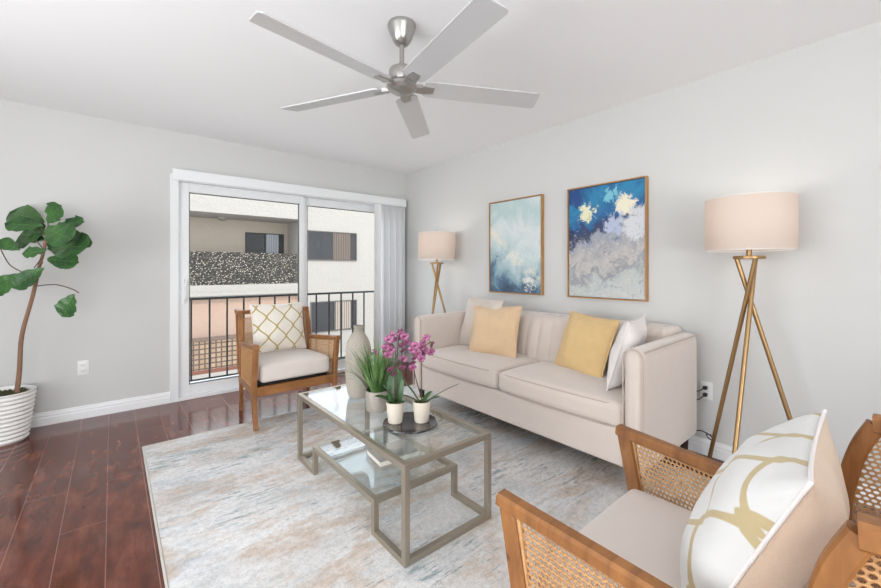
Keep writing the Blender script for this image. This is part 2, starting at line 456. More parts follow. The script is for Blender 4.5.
def baseprof(bm, p0, p1, nrm):
    prof = [(0, 0), (.016, 0), (.016, .055), (.012, .062), (.012, .078), (.008, .086), (.006, .1), (0, .1)]
    p0 = Vector(p0); p1 = Vector(p1); nrm = Vector(nrm)
    a = [bm.verts.new(p0 + nrm * x + Vector((0, 0, z))) for x, z in prof]
    b = [bm.verts.new(p1 + nrm * x + Vector((0, 0, z))) for x, z in prof]
    for i in range(len(prof)):
        j = (i + 1) % len(prof); bm.faces.new((a[i], a[j], b[j], b[i]))
    bm.faces.new(a); bm.faces.new(b[::-1])
bm = bmesh.new(); baseprof(bm, (RX0, RY1, 0), (DX0 - .03, RY1, 0), (0, -1, 0)); struct('baseboard_back', bm, M['trim'])
bm = bmesh.new(); baseprof(bm, (RX1, RY0, 0), (RX1, RY1, 0), (-1, 0, 0)); struct('baseboard_right', bm, M['trim'])

# patio door
yD = RY1
bm = bmesh.new()
box(bm, DX0 - .03, DX0 + .035, yD - .02, yD + .11, 0, DH + .03, .003)
box(bm, DX1 - .035, DX1 + .03, yD - .02, yD + .11, 0, DH + .03, .003)
box(bm, DX0 + .035, DX1 - .035, yD - .02, yD + .11, DH - .035, DH + .03, .003)
box(bm, DX0 + .035, DX1 - .035, yD - .02, yD + .12, .0005, .035, .003)
door = struct('door_1', bm, M['vinyl'])
def panel(x0, x1, y, name, st0, st1):
    b = bmesh.new(); z0, z1, top, bot = .035, DH - .035, .085, .095
    box(b, x0, x0 + st0, y, y + .035, z0, z1, .004); box(b, x1 - st1, x1, y, y + .035, z0, z1, .004)
    box(b, x0 + st0, x1 - st1, y, y + .035, z1 - top, z1, .004); box(b, x0 + st0, x1 - st1, y, y + .035, z0, z0 + bot, .004)
    p = struct(name, b, M['vinyl'], False, door)
    b = bmesh.new(); g = .006
    for xx0, xx1, zz0, zz1 in ((x0 + st0, x0 + st0 + g, z0 + bot, z1 - top), (x1 - st1 - g, x1 - st1, z0 + bot, z1 - top), (x0 + st0, x1 - st1, z1 - top - g, z1 - top), (x0 + st0, x1 - st1, z0 + bot, z0 + bot + g)):
        box(b, xx0, xx1, y + .004, y + .03, zz0, zz1)
    obj('gasket', b, M['gasket'], p, False)
    b = bmesh.new(); box(b, x0 + st0 + g, x1 - st1 - g, y + .014, y + .020, z0 + bot + g, z1 - top - g)
    obj('glass_pane', b, M['pane'], p, False)
    return p
sl = panel(.465, 1.625, yD + .012, 'sliding_panel', .083, .055)
fx = panel(1.60, 2.835, yD + .060, 'fixed_panel', .075, .07)
bm = bmesh.new()
tube(bm, smooth_path([(.514, yD + .01, .90), (.514, yD - .035, .93), (.514, yD - .04, 1.0), (.514, yD - .035, 1.07), (.514, yD + .01, 1.10)], 6), .009, 8)
box(bm, .498, .530, yD, yD + .013, .88, 1.12, .004)
obj('door_handle', bm, M['vinyl'], door)

# vertical blind: valance and stacked slats
vb = thing('vertical_blind', 'white vertical blind drawn to the right of the patio door under a long valance', 'blind', (1.66, yD - .05, 2.0))
bm = bmesh.new(); box(bm, -1.25, 1.25, -.045, -.035, -.005, .09, .003); box(bm, -1.25, 1.25, -.035, .045, .078, .09, .003)
obj('valance', bm, M['vinyl'], vb, False)
bm = bmesh.new(); box(bm, -1.23, 1.24, -.012, .022, .035, .07, .002); obj('head_rail', bm, M['vinyl'], vb, False)
fab = NT('blind_fabric'); fab.col(srgb(225, 226, 227)); fab.set(Roughness=.7); fab.bump(fab.noise(300, 2), .2, .001)
for i in range(13):
    b = bmesh.new(); wd = .089; ang = R(-8) if i == 0 else R(-58 + 7 * math.sin(i * 2.2))
    x = .845 + i * .030 + (.0 if i else -.01)
    for s in range(8):
        pass
    pts = []
    for k in range(7):
        q = (k / 6 - .5) * wd; bow = .007 * (1 - (2 * k / 6 - 1) ** 2)
        pts.append((x + q * math.cos(ang) - bow * math.sin(ang), -.0 + q * math.sin(ang) + bow * math.cos(ang) - (0 if i else .03)))
    lo = [b.verts.new((p[0], p[1], -1.95)) for p in pts]; hi = [b.verts.new((p[0], p[1], .03)) for p in pts]
    lo2 = [b.verts.new((p[0] + .0012 * math.sin(ang), p[1] - .0012 * math.cos(ang), -1.95)) for p in pts]; hi2 = [b.verts.new((p[0] + .0012 * math.sin(ang), p[1] - .0012 * math.cos(ang), .03)) for p in pts]
    for k in range(6):
        b.faces.new((lo[k], lo[k + 1], hi[k + 1], hi[k])); b.faces.new((lo2[k + 1], lo2[k], hi2[k], hi2[k + 1]))
        b.faces.new((hi[k], hi[k + 1], hi2[k + 1], hi2[k])); b.faces.new((lo[k + 1], lo[k], lo2[k], lo2[k + 1]))
    b.faces.new((lo[0], hi[0], hi2[0], lo2[0])); b.faces.new((hi[6], lo[6], lo2[6], hi2[6]))
    obj('slat', b, fab.m, vb)

# ---------------------------------------------------------------- rug
bm = bmesh.new(); box(bm, -1.22, 1.22, -1.525, 1.525, 0, .012, .004)
rug = obj('area_rug', bm, M['rug'], None, True, 40, (1.38, 1.775, 0.001)); tag(rug, 'distressed cream, grey and dusty blue area rug on the dark floor', 'rug')
bm = bmesh.new()
tube(bm, [(-1.22, -1.525, .007), (-1.22, 1.525, .007)], .007, 8); tube(bm, [(1.22, -1.525, .007), (1.22, 1.525, .007)], .007, 8)
tube(bm, [(-1.22, 1.525, .007), (1.22, 1.525, .007)], .007, 8); tube(bm, [(-1.22, -1.525, .007), (1.22, -1.525, .007)], .007, 8)
obj('binding', bm, M['rug_edge'], rug)
RZ = .014

# ---------------------------------------------------------------- sofa (front faces -x)
sofa = thing('sofa', 'long beige velvet sofa with slim square arms and channelled back against the right wall', 'sofa', (2.455, 1.868, 0))
# local: x -.39 (front) .. .39 (back), y -.993 .. .993
bm = bmesh.new(); rbox(bm, (0.0, 0, .25), (.775, 1.96, .20), .018, 8, 3); obj('base', bm, M['sofa'], sofa)
for s in (-1, 1):
    bm = bmesh.new()
    def fa(v):
        # arm is slightly lower at the front
        k = (v.x / .39 + 1) / 2
        if v.z > 0: v.z += (k * .012) * (v.z / .32)
        return v
    rbox(bm, (0, s * .938, .465), (.79, .112, .64), .045, 8, 5, fa)
    a = obj('arm', bm, M['sofa'], sofa)
    bm = bmesh.new()
    zt = .785; hw = .05
    path_ = [(-.392, s * .938 - hw, .16), (-.392, s * .938 - hw, zt - .035), (-.392, s * .938 - hw + .018, zt - .008), (-.392, s * .938, zt - .001), (-.392, s * .938 + hw - .018, zt - .008), (-.392, s * .938 + hw, zt - .035), (-.392, s * .938 + hw, .16)]
    path = [(-.393, s * .938 - .051, .16), (-.393, s * .938 - .051, .5)] + [(-.393, s * .938 - .051 * math.cos(q / 10 * PI), .736 + .048 * math.sin(q / 10 * PI)) for q in range(11)] + [(-.393, s * .938 + .051, .5), (-.393, s * .938 + .051, .16)]
    sweep(bm, path, circ(.004, 6), (1, 0, 0))
    sweep(bm, [(-.37, s * (.938 + .052), .772), (.0, s * (.938 + .052), .778), (.385, s * (.938 + .052), .785)], circ(.004, 6), (0, 0, 1))
    obj('piping', bm, M['sofa_pipe'], a)
# channelled back: leaning inside face with vertical channels
bm = bmesh.new()
def fb(v):
    k = (v.z + .25) / .5
    if v.x < 0:
        f_ = min(1, -v.x / .10)
        ch = .020 * abs(math.cos(v.y * PI / .11)) ** .4
        v.x += f_ * (.10 * k - ch - .02 * math.sin(k * PI))
    return v
rbox(bm, (.30, 0, .575), (.36, 1.78, .50), .05, 160, 6, fb)
bk = obj('backrest', bm, M['sofa'], sofa, True, 60)
bm = bmesh.new()
for k in range(-8, 8):
    yy = (k + .5) * .11
    pts = [(.12 + .10 * q - .02 * math.sin(q * PI) + .003, yy, .325 + .5 * q) for q in [i / 8 for i in range(2, 8)]]
    sweep(bm, pts + [(.275, yy, .822), (.33, yy, .826)], circ(.003, 6), (0, 1, 0))
obj('channel_seam', bm, M['sofa_pipe'], bk)
for s in (-1, 1):
    bm = bmesh.new()
    def fc(v):
        a = 1 - (v.x / .33) ** 2; b = 1 - (v.y / .45) ** 2
        if v.z > 0: v.z += .03 * max(0, a) ** .7 * max(0, b) ** .7 * (v.z / .07)
        if v.x < -.2: v.x -= .015 * max(0, b)
        return v
    rbox(bm, (-.065, s * .4415, .418), (.66, .876, .135), .04, 14, 4, fc)
    cu = obj('seat_cushion', bm, M['sofa'], sofa)
    bm = bmesh.new()
    for zz in (.475, .362):
        e = []
        for q in range(40):
            f = q / 40 * 2 * PI
            cx = max(-1, min(1, 1.35 * math.cos(f))); cy = max(-1, min(1, 1.35 * math.sin(f)))
            x = cx * .322; y = cy * .43
            if cx <= -.99: x -= .015 * (1 - (y / .45) ** 2)
            e.append((-.065 + x, s * .4415 + y, zz))
        sweep(bm, e, circ(.004, 6), (0, 0, 1), True)
    obj('piping', bm, M['sofa_pipe'], cu)
for x in (-.34, .34):
    for y in (-.93, .93):
        z0_ = RZ if x < 0 else 0.0
        bm = bmesh.new(); lathe(bm, [(0, z0_), (.018, z0_), (.026, .160), (0, .160)], 16, (x, y, 0)); obj('leg', bm, M['dark_leg'], sofa)

pillow('cushion', .56, .46, .15, [M['greige']], (2.52, 2.49, .715), (R(-16), 0, R(-90 - 14)), 'greige velvet cushion in the far corner of the sofa, behind the tan one', seed=1, pipe=(M['greige'], .004))
pillow('cushion', .44, .42, .14, [M['tan_linen']], (2.44, 2.235, .69), (R(-22), R(-3), R(-90 + 14)), 'tan linen cushion leaning on the greige one, left half of the sofa', seed=2, pipe=(M['tan_linen'], .005))
pillow('cushion', .44, .42, .15, [M['yellow_linen']], (2.50, 1.455, .68), (R(-20), R(3), R(-90 - 16)), 'mustard yellow linen cushion on the right half of the sofa', seed=3, pipe=(M['yellow_linen'], .005))
pillow('cushion', .44, .42, .15, [M['white_fab']], (2.42, 1.125, .70), (R(-16), 0, R(180 + 12)), 'white cushion leaning against the near arm of the sofa', seed=4, pipe=(M['white_fab'], .005))

# ---------------------------------------------------------------- coffee table
ct = thing('coffee_table', 'rectangular champagne metal coffee table with clear glass top and lower glass shelf', 'coffee table', (1.14, 1.88, RZ))
L2, W2, HT, B = .59, .25, .408, .026
SH, SL = .165, .35
bm = bmesh.new(); h = B / 2
sec = rect(B, B, .12)
def bar(p, q, bm=None, up=(0, 0, 1), wd=B, hh=B):
    bm = bm or globals()['bm']
    sweep(bm, [p, q], rect(wd, hh, .1), up)
b = bm
for s in (-1, 1):
    box(b, s * W2 - h * (1 + s), s * W2 + h * (1 - s), -L2, L2, HT - B, HT, .002)
for s in (-1, 1):
    box(b, -W2 + B, W2 - B, s * L2 - h * (1 + s), s * L2 + h * (1 - s), HT - B, HT, .002)
obj('top_frame', b, M['nickel'], ct, False)
for sx_ in (-1, 1):
    for sy_ in (-1, 1):
        b = bmesh.new(); box(b, sx_ * W2 - h * (1 + sx_), sx_ * W2 + h * (1 - sx_), sy_ * L2 - h * (1 + sy_), sy_ * L2 + h * (1 - sy_), 0, HT - B, .002)
        obj('leg', b, M['nickel'], ct, False)
        b = bmesh.new()
        x0, x1 = sx_ * W2 - h * (1 + sx_), sx_ * W2 + h * (1 - sx_)
        box(b, x0, x1, min(sy_ * (SL - B), sy_ * SL), max(sy_ * (SL - B), sy_ * SL), 0, SH - B, .002)
        obj('shelf_leg', b, M['nickel'], ct, False)
        b = bmesh.new(); box(b, x0, x1, min(sy_ * (L2 - B), sy_ * SL), max(sy_ * (L2 - B), sy_ * SL), 0, B, .002)
        obj('floor_bar', b, M['nickel'], ct, False)
for sy_ in (-1, 1):
    b = bmesh.new(); box(b, -W2 + B, W2 - B, sy_ * L2 - h * (1 + sy_), sy_ * L2 + h * (1 - sy_), 0, B, .002); obj('floor_bar', b, M['nickel'], ct, False)
b = bmesh.new()
for s in (-1, 1):
    box(b, s * W2 - h * (1 + s), s * W2 + h * (1 - s), -SL, SL, SH - B, SH, .002)
    box(b, -W2 + B, W2 - B, s * SL - h * (1 + s), s * SL + h * (1 - s), SH - B, SH, .002)
obj('shelf_frame', b, M['nickel'], ct, False)
b = bmesh.new(); box(b, -W2 + B, W2 - B, -L2 + B, L2 - B, HT - .008, HT); gt = obj('glass_top', b, M['table_glass'], ct, False)
b = bmesh.new(); box(b, -W2 + B, W2 - B, -SL + B, SL - B, SH - .008, SH); obj('glass_shelf', b, M['table_glass'], ct, False)
TZ = RZ + HT + .001; SZ = RZ + SH + .001

bk = thing('book', 'grey hardcover book lying on the lower glass shelf', 'book', (1.185, 1.83, SZ), R(-6))
b = bmesh.new(); box(b, -.12, .12, -.09, .09, 0, .003); box(b, -.12, .12, -.09, .09, .027, .030); box(b, -.12, .12, .087, .09, .003, .027); obj('cover', b, M['book'], bk, False)
b = bmesh.new(); box(b, -.116, .116, -.086, .086, .003, .027); obj('pages', b, M['paper'], bk, False)

tr = bmesh.new(); lathe(tr, [(0, 0), (.134, 0), (.138, .004), (.136, .009), (.130, .006), (0, .006)], 48)
tr = obj('round_tray', tr, M['tray'], None, True, 40, (1.155, 1.625, TZ)); tag(tr, 'round dark lacquered tray under the two orchids', 'tray')

vs = bmesh.new(); lathe(vs, [(0, 0), (.052, 0), (.062, .01), (.072, .06), (.078, .14), (.079, .22), (.076, .29), (.064, .34), (.042, .378), (.029, .395), (.026, .412), (.030, .425), (.030, .432), (.024, .432), (.019, .41), (.02, .39), (0, .38)], 40)
vs = obj('vase', vs, M['vase'], None, True, 50, (1.160, 2.18, TZ)); tag(vs, 'tall beige bottle vase with chevron relief at the far end of the coffee table', 'vase')

# grass plant
gp = thing('potted_grass', 'bushy green ornamental grass in a round grey pot on the coffee table', 'potted plant', (1.125, 1.90, TZ))
b = bmesh.new(); lathe(b, [(0, 0), (.054, 0), (.062, .012), (.064, .06), (.062, .112), (.058, .112), (.056, .09), (0, .09)], 32); obj('pot', b, M['greypot'], gp)
b = bmesh.new(); lathe(b, [(0, .091), (.056, .091), (.05, .096), (0, .10)], 24); obj('soil', b, M['soil'], gp)
def blade_mesh(bm, p0, az, lean, length, wd, droop):
    n = 8; pts = []; p = Vector(p0); a = lean
    for i in range(n + 1):
        pts.append(p.copy()); p = p + Vector((math.cos(az) * math.sin(a), math.sin(az) * math.sin(a), math.cos(a))) * (length / n); a += droop / n
    side = Vector((-math.sin(az), math.cos(az), 0)); L = []; Rr = []
    for i, q in enumerate(pts):
        ww = wd * (1 - (i / n) ** 1.6) * .5 + .0003
        L.append(bm.verts.new(q + side * ww)); Rr.append(bm.verts.new(q - side * ww + Vector((0, 0, .0004))))
    for i in range(n): bm.faces.new((L[i], L[i + 1], Rr[i + 1], Rr[i]))
b = bmesh.new()
for i in range(260):
    az = random.random() * 2 * PI; r = .04 * math.sqrt(random.random()); ln = random.uniform(.0, .6) ** 1.0
    blade_mesh(b, (r * math.cos(az), r * math.sin(az), .095), az + random.uniform(-.4, .4), ln, random.uniform(.17, .31), random.uniform(.006, .011), random.uniform(.0, .9))
for az, le, dr in ((3.4, .30, 1.2), (3.0, .34, 1.3), (2.5, .32, 1.3), (4.0, .2, 1.1), (.4, .18, 1.0), (3.7, .25, 1.4)):
    blade_mesh(b, (.02 * math.cos(az), .02 * math.sin(az), .095), az, .6, le, .006, dr)
obj('grass', b, M['grass'], gp, True, 180)

# orchids
def blossom_mesh():
    b = bmesh.new()
    def petal(az, L, W, tilt, mi=0, z0=0):
        n = 5; rows = []
        for i in range(n + 1):
            t = i / n; ww = W * math.sin(PI * min(1, t * .93 + .05)) ** .7; row = []
            for s in (-1, -.5, 0, .5, 1):
                r = L * t; x = r * math.cos(tilt) ; z = z0 + r * math.sin(tilt) * (1 - .6 * t) - abs(s) * ww * .18
                row.append(b.verts.new((x * math.cos(az) - s * ww * .5 * math.sin(az), x * math.sin(az) + s * ww * .5 * math.cos(az), z)))
            rows.append(row)
        for i in range(n):
            for k in range(4):
                f = b.faces.new((rows[i][k], rows[i][k + 1], rows[i + 1][k + 1], rows[i + 1][k])); f.material_index = mi
    for k, (L, W) in enumerate(((.023, .018), (.024, .026), (.022, .016), (.022, .016), (.024, .026))):
        petal(PI / 2 + k * 2 * PI / 5, L, W, .35)
    petal(-PI / 2, .012, .010, 1.0, 1, .002); petal(-PI / 2 + .9, .008, .007, 1.1, 1, .002); petal(-PI / 2 - .9, .008, .007, 1.1, 1, .002)
    me = bpy.data.meshes.new('blossom'); b.to_mesh(me); b.free(); me.materials.append(M['petal']); me.materials.append(M['petal_lip']); me.shade_smooth()
    return me
BL = blossom_mesh()
def orchid(loc, label, stems, leaves, nb, rng):
    o = thing('potted_orchid', label, 'potted plant', loc, 0, None)
    b = bmesh.new(); lathe(b, [(0, 0), (.034, 0), (.036, .004), (.046, .098), (.046, .104), (.042, .104), (.040, .09), (0, .09)], 32); obj('pot', b, M['cream_pot'], o)
    b = bmesh.new(); lathe(b, [(0, .091), (.0405, .091), (.03, .097), (0, .10)], 20); obj('soil', b, M['soil'], o)
    b = bmesh.new()
    for az, lean, L, W, dr in leaves:
        n = 9; p = Vector((.008 * math.cos(az), .008 * math.sin(az), .085)); a = lean; rows = []; side = Vector((-math.sin(az), math.cos(az), 0))
        for i in range(n + 1):
            t = i / n; ww = W * (.35 + .65 * math.sin(PI * min(1, t * .8 + .12))) * (1 if t < .85 else (1 - ((t - .85) / .15) ** 2 * .9))
            up = Vector((-math.cos(az) * math.cos(a), -math.sin(az) * math.cos(a), math.sin(a)))
            rows.append([b.verts.new(p + side * s * ww * .5 + up * abs(s) * ww * .18) for s in (-1, -.5, 0, .5, 1)])
            p = p + Vector((math.cos(az) * math.sin(a), math.sin(az) * math.sin(a), math.cos(a))) * (L / n); a += dr / n
        for i in range(n):
            for k in range(4): b.faces.new((rows[i][k], rows[i][k + 1], rows[i + 1][k + 1], rows[i + 1][k]))
    lf = obj('leaves', b, M['orchid_leaf'], o, True, 180)
    for st in stems:
        b = bmesh.new(); pth = smooth_path(st, 6); tube(b, pth, .0024, 6); sm = obj('stem', b, M['twig'], o)
        top = pth[len(pth) // 2:]
        for i in range(nb):
            q = top[int(i / nb * (len(top) - 1))] if i < nb - 2 else pth[-1]
            az = rng.uniform(0, 2 * PI)
            off = Vector((rng.uniform(-.034, .034), rng.uniform(-.034, .034), rng.uniform(-.03, .03)))
            bo = bpy.data.objects.new('blossom', BL); C.objects.link(bo); bo.parent = o
            bo.location = q + off
            # face roughly outwards and towards the room
            dirv = (off.normalized() * .7 + Vector((-.62, -.78, .1)) * .9 + Vector((rng.uniform(-.4, .4), rng.uniform(-.4, .4), rng.uniform(-.3, .3)))).normalized()
            bo.rotation_euler = dirv.to_track_quat('Z', 'Y').to_euler(); s = rng.uniform(.85, 1.1); bo.scale = (s, s, s)
            b2 = bmesh.new(); tube(b2, [q, q + off * .6, q + off - dirv * .004], .0011, 5); obj('flower_stalk', b2, M['twig'], sm)
    return o
rr = random.Random(5)
rt_ = Vector((.7687, -.6396, 0)); fw_ = Vector((.6396, .7687, 0))
orchid((1.098, 1.676, TZ + .0065), 'magenta orchid in the left white pot, with one broad upright leaf',
       [[(0, 0, .085), rt_ * .0 + Vector((0, 0, .25)), rt_ * -.0 + Vector((0, 0, .36)), rt_ * -.03 + Vector((0, 0, .40)), rt_ * -.06 + Vector((0, 0, .37)), rt_ * -.05 + Vector((0, 0, .27))],
        [(0.01, 0, .085), rt_ * .008 + Vector((0, 0, .2)), rt_ * .01 + Vector((0, 0, .32)), rt_ * .02 + Vector((0, 0, .44)), rt_ * .035 + Vector((0, 0, .41)), rt_ * .03 + Vector((0, 0, .30))]],
       [(.88, .06, .18, .085, .25), (2.6, .25, .12, .06, .6), (-.7 + PI, .9, .11, .05, .6), (-1.6, .9, .08, .045, .6), (1.6, .9, .09, .045, .9)], 13, rr)
orchid((1.207, 1.60, TZ + .0065), 'magenta orchid in the right white pot, with arching narrow leaves',
       [[(0, 0, .085), rt_ * -.0 + Vector((0, 0, .2)), rt_ * .0 + Vector((0, 0, .32)), rt_ * .01 + Vector((0, 0, .37)), rt_ * .05 + Vector((0, 0, .40)), rt_ * .04 + Vector((0, 0, .34))],
        [(0.01, 0, .085), rt_ * -.035 + Vector((0, 0, .24)), rt_ * -.04 + Vector((0, 0, .34)), rt_ * -.02 + Vector((0, 0, .37))]],
       [(-.7 + PI, .55, .17, .03, .2), (-.6 + PI + .5, .8, .13, .03, .5), (-.7, .95, .22, .014, .25), (-.9, .9, .10, .03, .5), (.2, .8, .09, .03, .5)], 9, rr)

# ---------------------------------------------------------------- cane arm chairs
def cane_sheet(bm, P, W, Hh, cell=.0135, rad=.38, th=.0022):
    """perforated cane sheet; P(a,b,c) maps sheet coords (0..W, 0..Hh, thickness) to space"""
    nu = max(1, int(round(W / cell))); nv = max(1, int(round(Hh / cell)))
    cu = W / nu; cv = Hh / nv
    for j in range(nv):
        sh = (j % 2) * .5
        for i in range(nu + (1 if sh else 0)):
            u0 = (i - sh) * cu; u1 = u0 + cu; cu0 = max(0, u0); cu1 = min(W, u1)
            v0 = j * cv; v1 = v0 + cv; uc = (u0 + u1) / 2; vc = (v0 + v1) / 2
            if cu1 - cu0 < cu * .9:
                f = bm.faces.new([bm.verts.new(P(a, b_, 0)) for a, b_ in ((cu0, v0), (cu1, v0), (cu1, v1), (cu0, v1))]); continue
            outer = [(u1, vc), (u1, v1), (uc, v1), (u0, v1), (u0, vc), (u0, v0), (uc, v0), (u1, v0)]
            inner = [(uc + rad * cu * math.cos(k * PI / 4), vc + rad * cv * math.sin(k * PI / 4)) for k in range(8)]
            o0 = [bm.verts.new(P(a, b_, 0)) for a, b_ in outer]; i0 = [bm.verts.new(P(a, b_, 0)) for a, b_ in inner]
            i1 = [bm.verts.new(P(a, b_, th)) for a, b_ in inner]
            for k in range(8):
                q = (k + 1) % 8
                bm.faces.new((o0[k], o0[q], i0[q], i0[k])); bm.faces.new((i0[k], i0[q], i1[q], i1[k]))

def make_chair(label, loc, rotz):
    t = thing('cane_armchair', label, 'armchair', loc, rotz, None)
    wood_ = M['oak']
    def xo(y): return .287 + (y + .33) / .66 * .033   # centre line of the side frame, flaring to the front
    def XY(s, y): return s * (xo(y))
    # front legs / posts
    fl = [(.315, 0), (.285, .12), (.27, .27), (.288, .42), (.325, .61)]
    rl = [(-.262, 0), (-.245, .14), (-.232, .30), (-.214, .58), (-.236, .735), (-.270, .822)]
    for s in (-1, 1):
        b = bmesh.new(); pts = smooth_path([(XY(s, .30), y, z) for y, z in fl], 5)
        sc = [.86 + .14 * min(1, p.z / .3) for p in pts]
        sweep(b, pts, rect(.034, .046, .14), (0, 1, 0), False, sc); obj('leg', b, wood_, t, True, 30)
    for s in (-1, 1):
        b = bmesh.new(); pts = smooth_path([(XY(s, -.30), y, z) for y, z in rl], 5)
        sc = [.8 + .2 * min(1, p.z / .3) for p in pts]
        sweep(b, pts, rect(.032, .034, .14), (0, 1, 0), False, sc); obj('leg', b, wood_, t, True, 30)
    for s in (-1, 1):
        # side wing of the backrest: rear member, top member and foot, with cane set in
        wx = lambda y: s * (xo(y) - .002)
        b = bmesh.new()
        sweep(b, [(XY(s, -.27), -.266, .824), (XY(s, -.38), -.392, .832)], rect(.040, .040, .14), (0, 0, 1))
        obj('wing_top', b, wood_, t, True, 30)
        b = bmesh.new()
        sweep(b, [(XY(s, -.30), -.292, .30), (XY(s, -.33), -.335, .58), (XY(s, -.38), -.380, .83)], rect(.028, .026, .14), (0, 1, 0))
        obj('wing_post', b, wood_, t, True, 30)
        b = bmesh.new()
        sweep(b, [(XY(s, -.24), -.236, .325), (XY(s, -.30), -.300, .325)], rect(.028, .030, .14), (0, 0, 1))
        obj('wing_foot', b, wood_, t, True, 30)
        b = bmesh.new()
        fy = lambda z: (-.232 + (z - .30) / .28 * .018) if z < .58 else (-.214 - (z - .58) * .142 if z < .735 else -.236 - (z - .735) * .39)
        ry = lambda z: -.292 - (z - .30) * .166
        def PW(a, c_, k, s=s):
            z = .34 + c_ * .476; y0 = ry(z) + .010; y1 = fy(z) - .012
            y = y0 + (y1 - y0) * a
            return (XY(s, y) + s * k, y, z)
        cane_sheet(b, lambda a, bb, c: PW(a / .085, bb / .476, c), .085, .476, .0105)
        obj('cane_panel', b, M['cane'], t, False)
    for s in (-1, 1):
        # arm top rail
        b = bmesh.new()
        pts = [(XY(s, .345), .350, .614), (XY(s, .30), .31, .610), (XY(s, 0), 0, .588), (XY(s, -.24), -.225, .570)]
        sweep(b, pts, rect(.040, .034, .2), (0, 0, 1)); obj('armrest', b, wood_, t, True, 30)
        # side frame: lower rail, inner moulding
        b = bmesh.new()
        sweep(b, [(XY(s, .26), .262, .265), (XY(s, -.27), -.262, .265)], rect(.028, .05, .12), (0, 0, 1))
        obj('side_rail', b, wood_, t, True, 30)
        b = bmesh.new()
        def top(y): return .590 + y * .087 - .016
        yf = lambda z: .27 + (z - .27) * .15 - .022
        yb = lambda z: -.225 + .024
        m4 = [(XY(s, .25), yf(.292), .292), (XY(s, .30), yf(.6), top(.28)), (XY(s, -.27), yb(.55), top(-.26)), (XY(s, -.25), yb(.3), .292)]
        for q in range(4): sweep(b, [m4[q], m4[(q + 1) % 4]], rect(.016, .014, .2), (0, .05, 1) if q % 2 else (0, 1, 0))
        obj('side_moulding', b, M['cane'], t, True, 30)
        b = bmesh.new(); z0, z1 = .295, .60
        def P(a, bb, c, s=s):
            v = bb; k = a
            yy0 = yb(z0 + v * .28); yy1 = yf(z0 + v * .28)
            y = yy0 + (yy1 - yy0) * k; z = z0 + (top(y) - z0) * v
            return (XY(s, y) + s * (c * 1.0), y, z)
        cane_sheet(b, lambda a, bb, c: P(a / .52, bb / .28, c), .52, .28)
        obj('cane_panel', b, M['cane'], t, False)
    # seat frame
    b = bmesh.new()
    sweep(b, [(-xo(.27) + .01, .272, .268), (xo(.27) - .01, .272, .268)], rect(.030, .068, .12), (0, 0, 1))
    obj('front_rail', b, wood_, t, True, 30); b = bmesh.new()
    sweep(b, [(-xo(-.27) + .01, -.268, .262), (xo(-.27) - .01, -.268, .262)], rect(.030, .055, .12), (0, 0, 1))
    obj('rear_rail', b, wood_, t, True, 30)
    b = bmesh.new(); box(b, -.268, .268, -.24, .235, .270, .322, .006); obj('seat_webbing', b, M['oak_dark'], t)
    # backrest
    xr = xo(-.34) - .012
    yk = lambda z: -.300 - (z - .30) * .166
    for z, hh in ((.818, .034), (.36, .035)):
        b = bmesh.new(); sweep(b, [(-xr, yk(z) + .006, z), (xr, yk(z) + .006, z)], rect(.026, hh, .15), (0, 0, 1))
        obj('back_rail', b, wood_, t, True, 30)
    b = bmesh.new(); xm = xr - .008
    for q0, q1 in (((-xm, .378), (-xm, .772)), ((xm, .378), (xm, .772)), ((-xm, .384), (xm, .384)), ((-xm, .766), (xm, .766))):
        sweep(b, [(q0[0], yk(q0[1]) - .001, q0[1]), (q1[0], yk(q1[1]) - .001, q1[1])], rect(.010, .008, .2), (0, 1, .1) if q0[0] == q1[0] else (0, 0, 1))
    obj('back_moulding', b, M['cane'], t, True, 30)
    b = bmesh.new(); cane_sheet(b, lambda a, bb, c: (-xm + a, yk(.378 + bb) - c, .378 + bb), 2 * xm, .39)
    obj('cane_panel', b, M['cane'], t, False)
    # cushion
    b = bmesh.new()
    def fcu(v):
        a = max(0, 1 - (v.x / .28) ** 2); c_ = max(0, 1 - (v.y / .28) ** 2)
        if v.z > 0: v.z += .022 * (a * c_) ** .6
        v.x *= 1 + .035 * (v.y / .28)
        return v
    rbox(b, (0, .012, .392), (.53, .545, .135), .028, 12, 4, fcu)
    cu = obj('seat_cushion', b, M['seat_fab'], t)
    return t
CH2 = (1.135, 3.40, 0)
ch = make_chair('cane-sided honey wood armchair by the patio door, with gold lattice cushion', (1.078, .322, RZ), R(1.2))
dup(ch, (1.130, 3.405, 0.0), R(180), ch['label'])
ch['label'] = 'cane-sided honey wood armchair nearest the camera, cut off by the right edge'
ch2 = [o for o in C.objects if o.name.startswith('cane_armchair') and o != ch][0]
# the near chair stands on the rug, the far one straddles its edge
ch2.location.z = .0072; ch2.rotation_euler.x = R(1.4)

pillow('cushion', .45, .42, .13, [M['lat_small'], M['lat_small']], (1.130, 3.585, .69), (R(-14), 0, 0), 'small gold lattice cushion on the far armchair by the patio door', seed=6, pipe=(M['white_fab'], .003))
pb = pillow('cushion', .47, .45, .205, [M['lat_big'], M['back_velvet']], (1.095, .215, .650), (R(-24), R(0), R(180 + 4)), 'large white cushion with wide gold lattice and beige back on the nearest armchair', seed=8, pipe=(M['white_fab'], .0038), ears=.09)

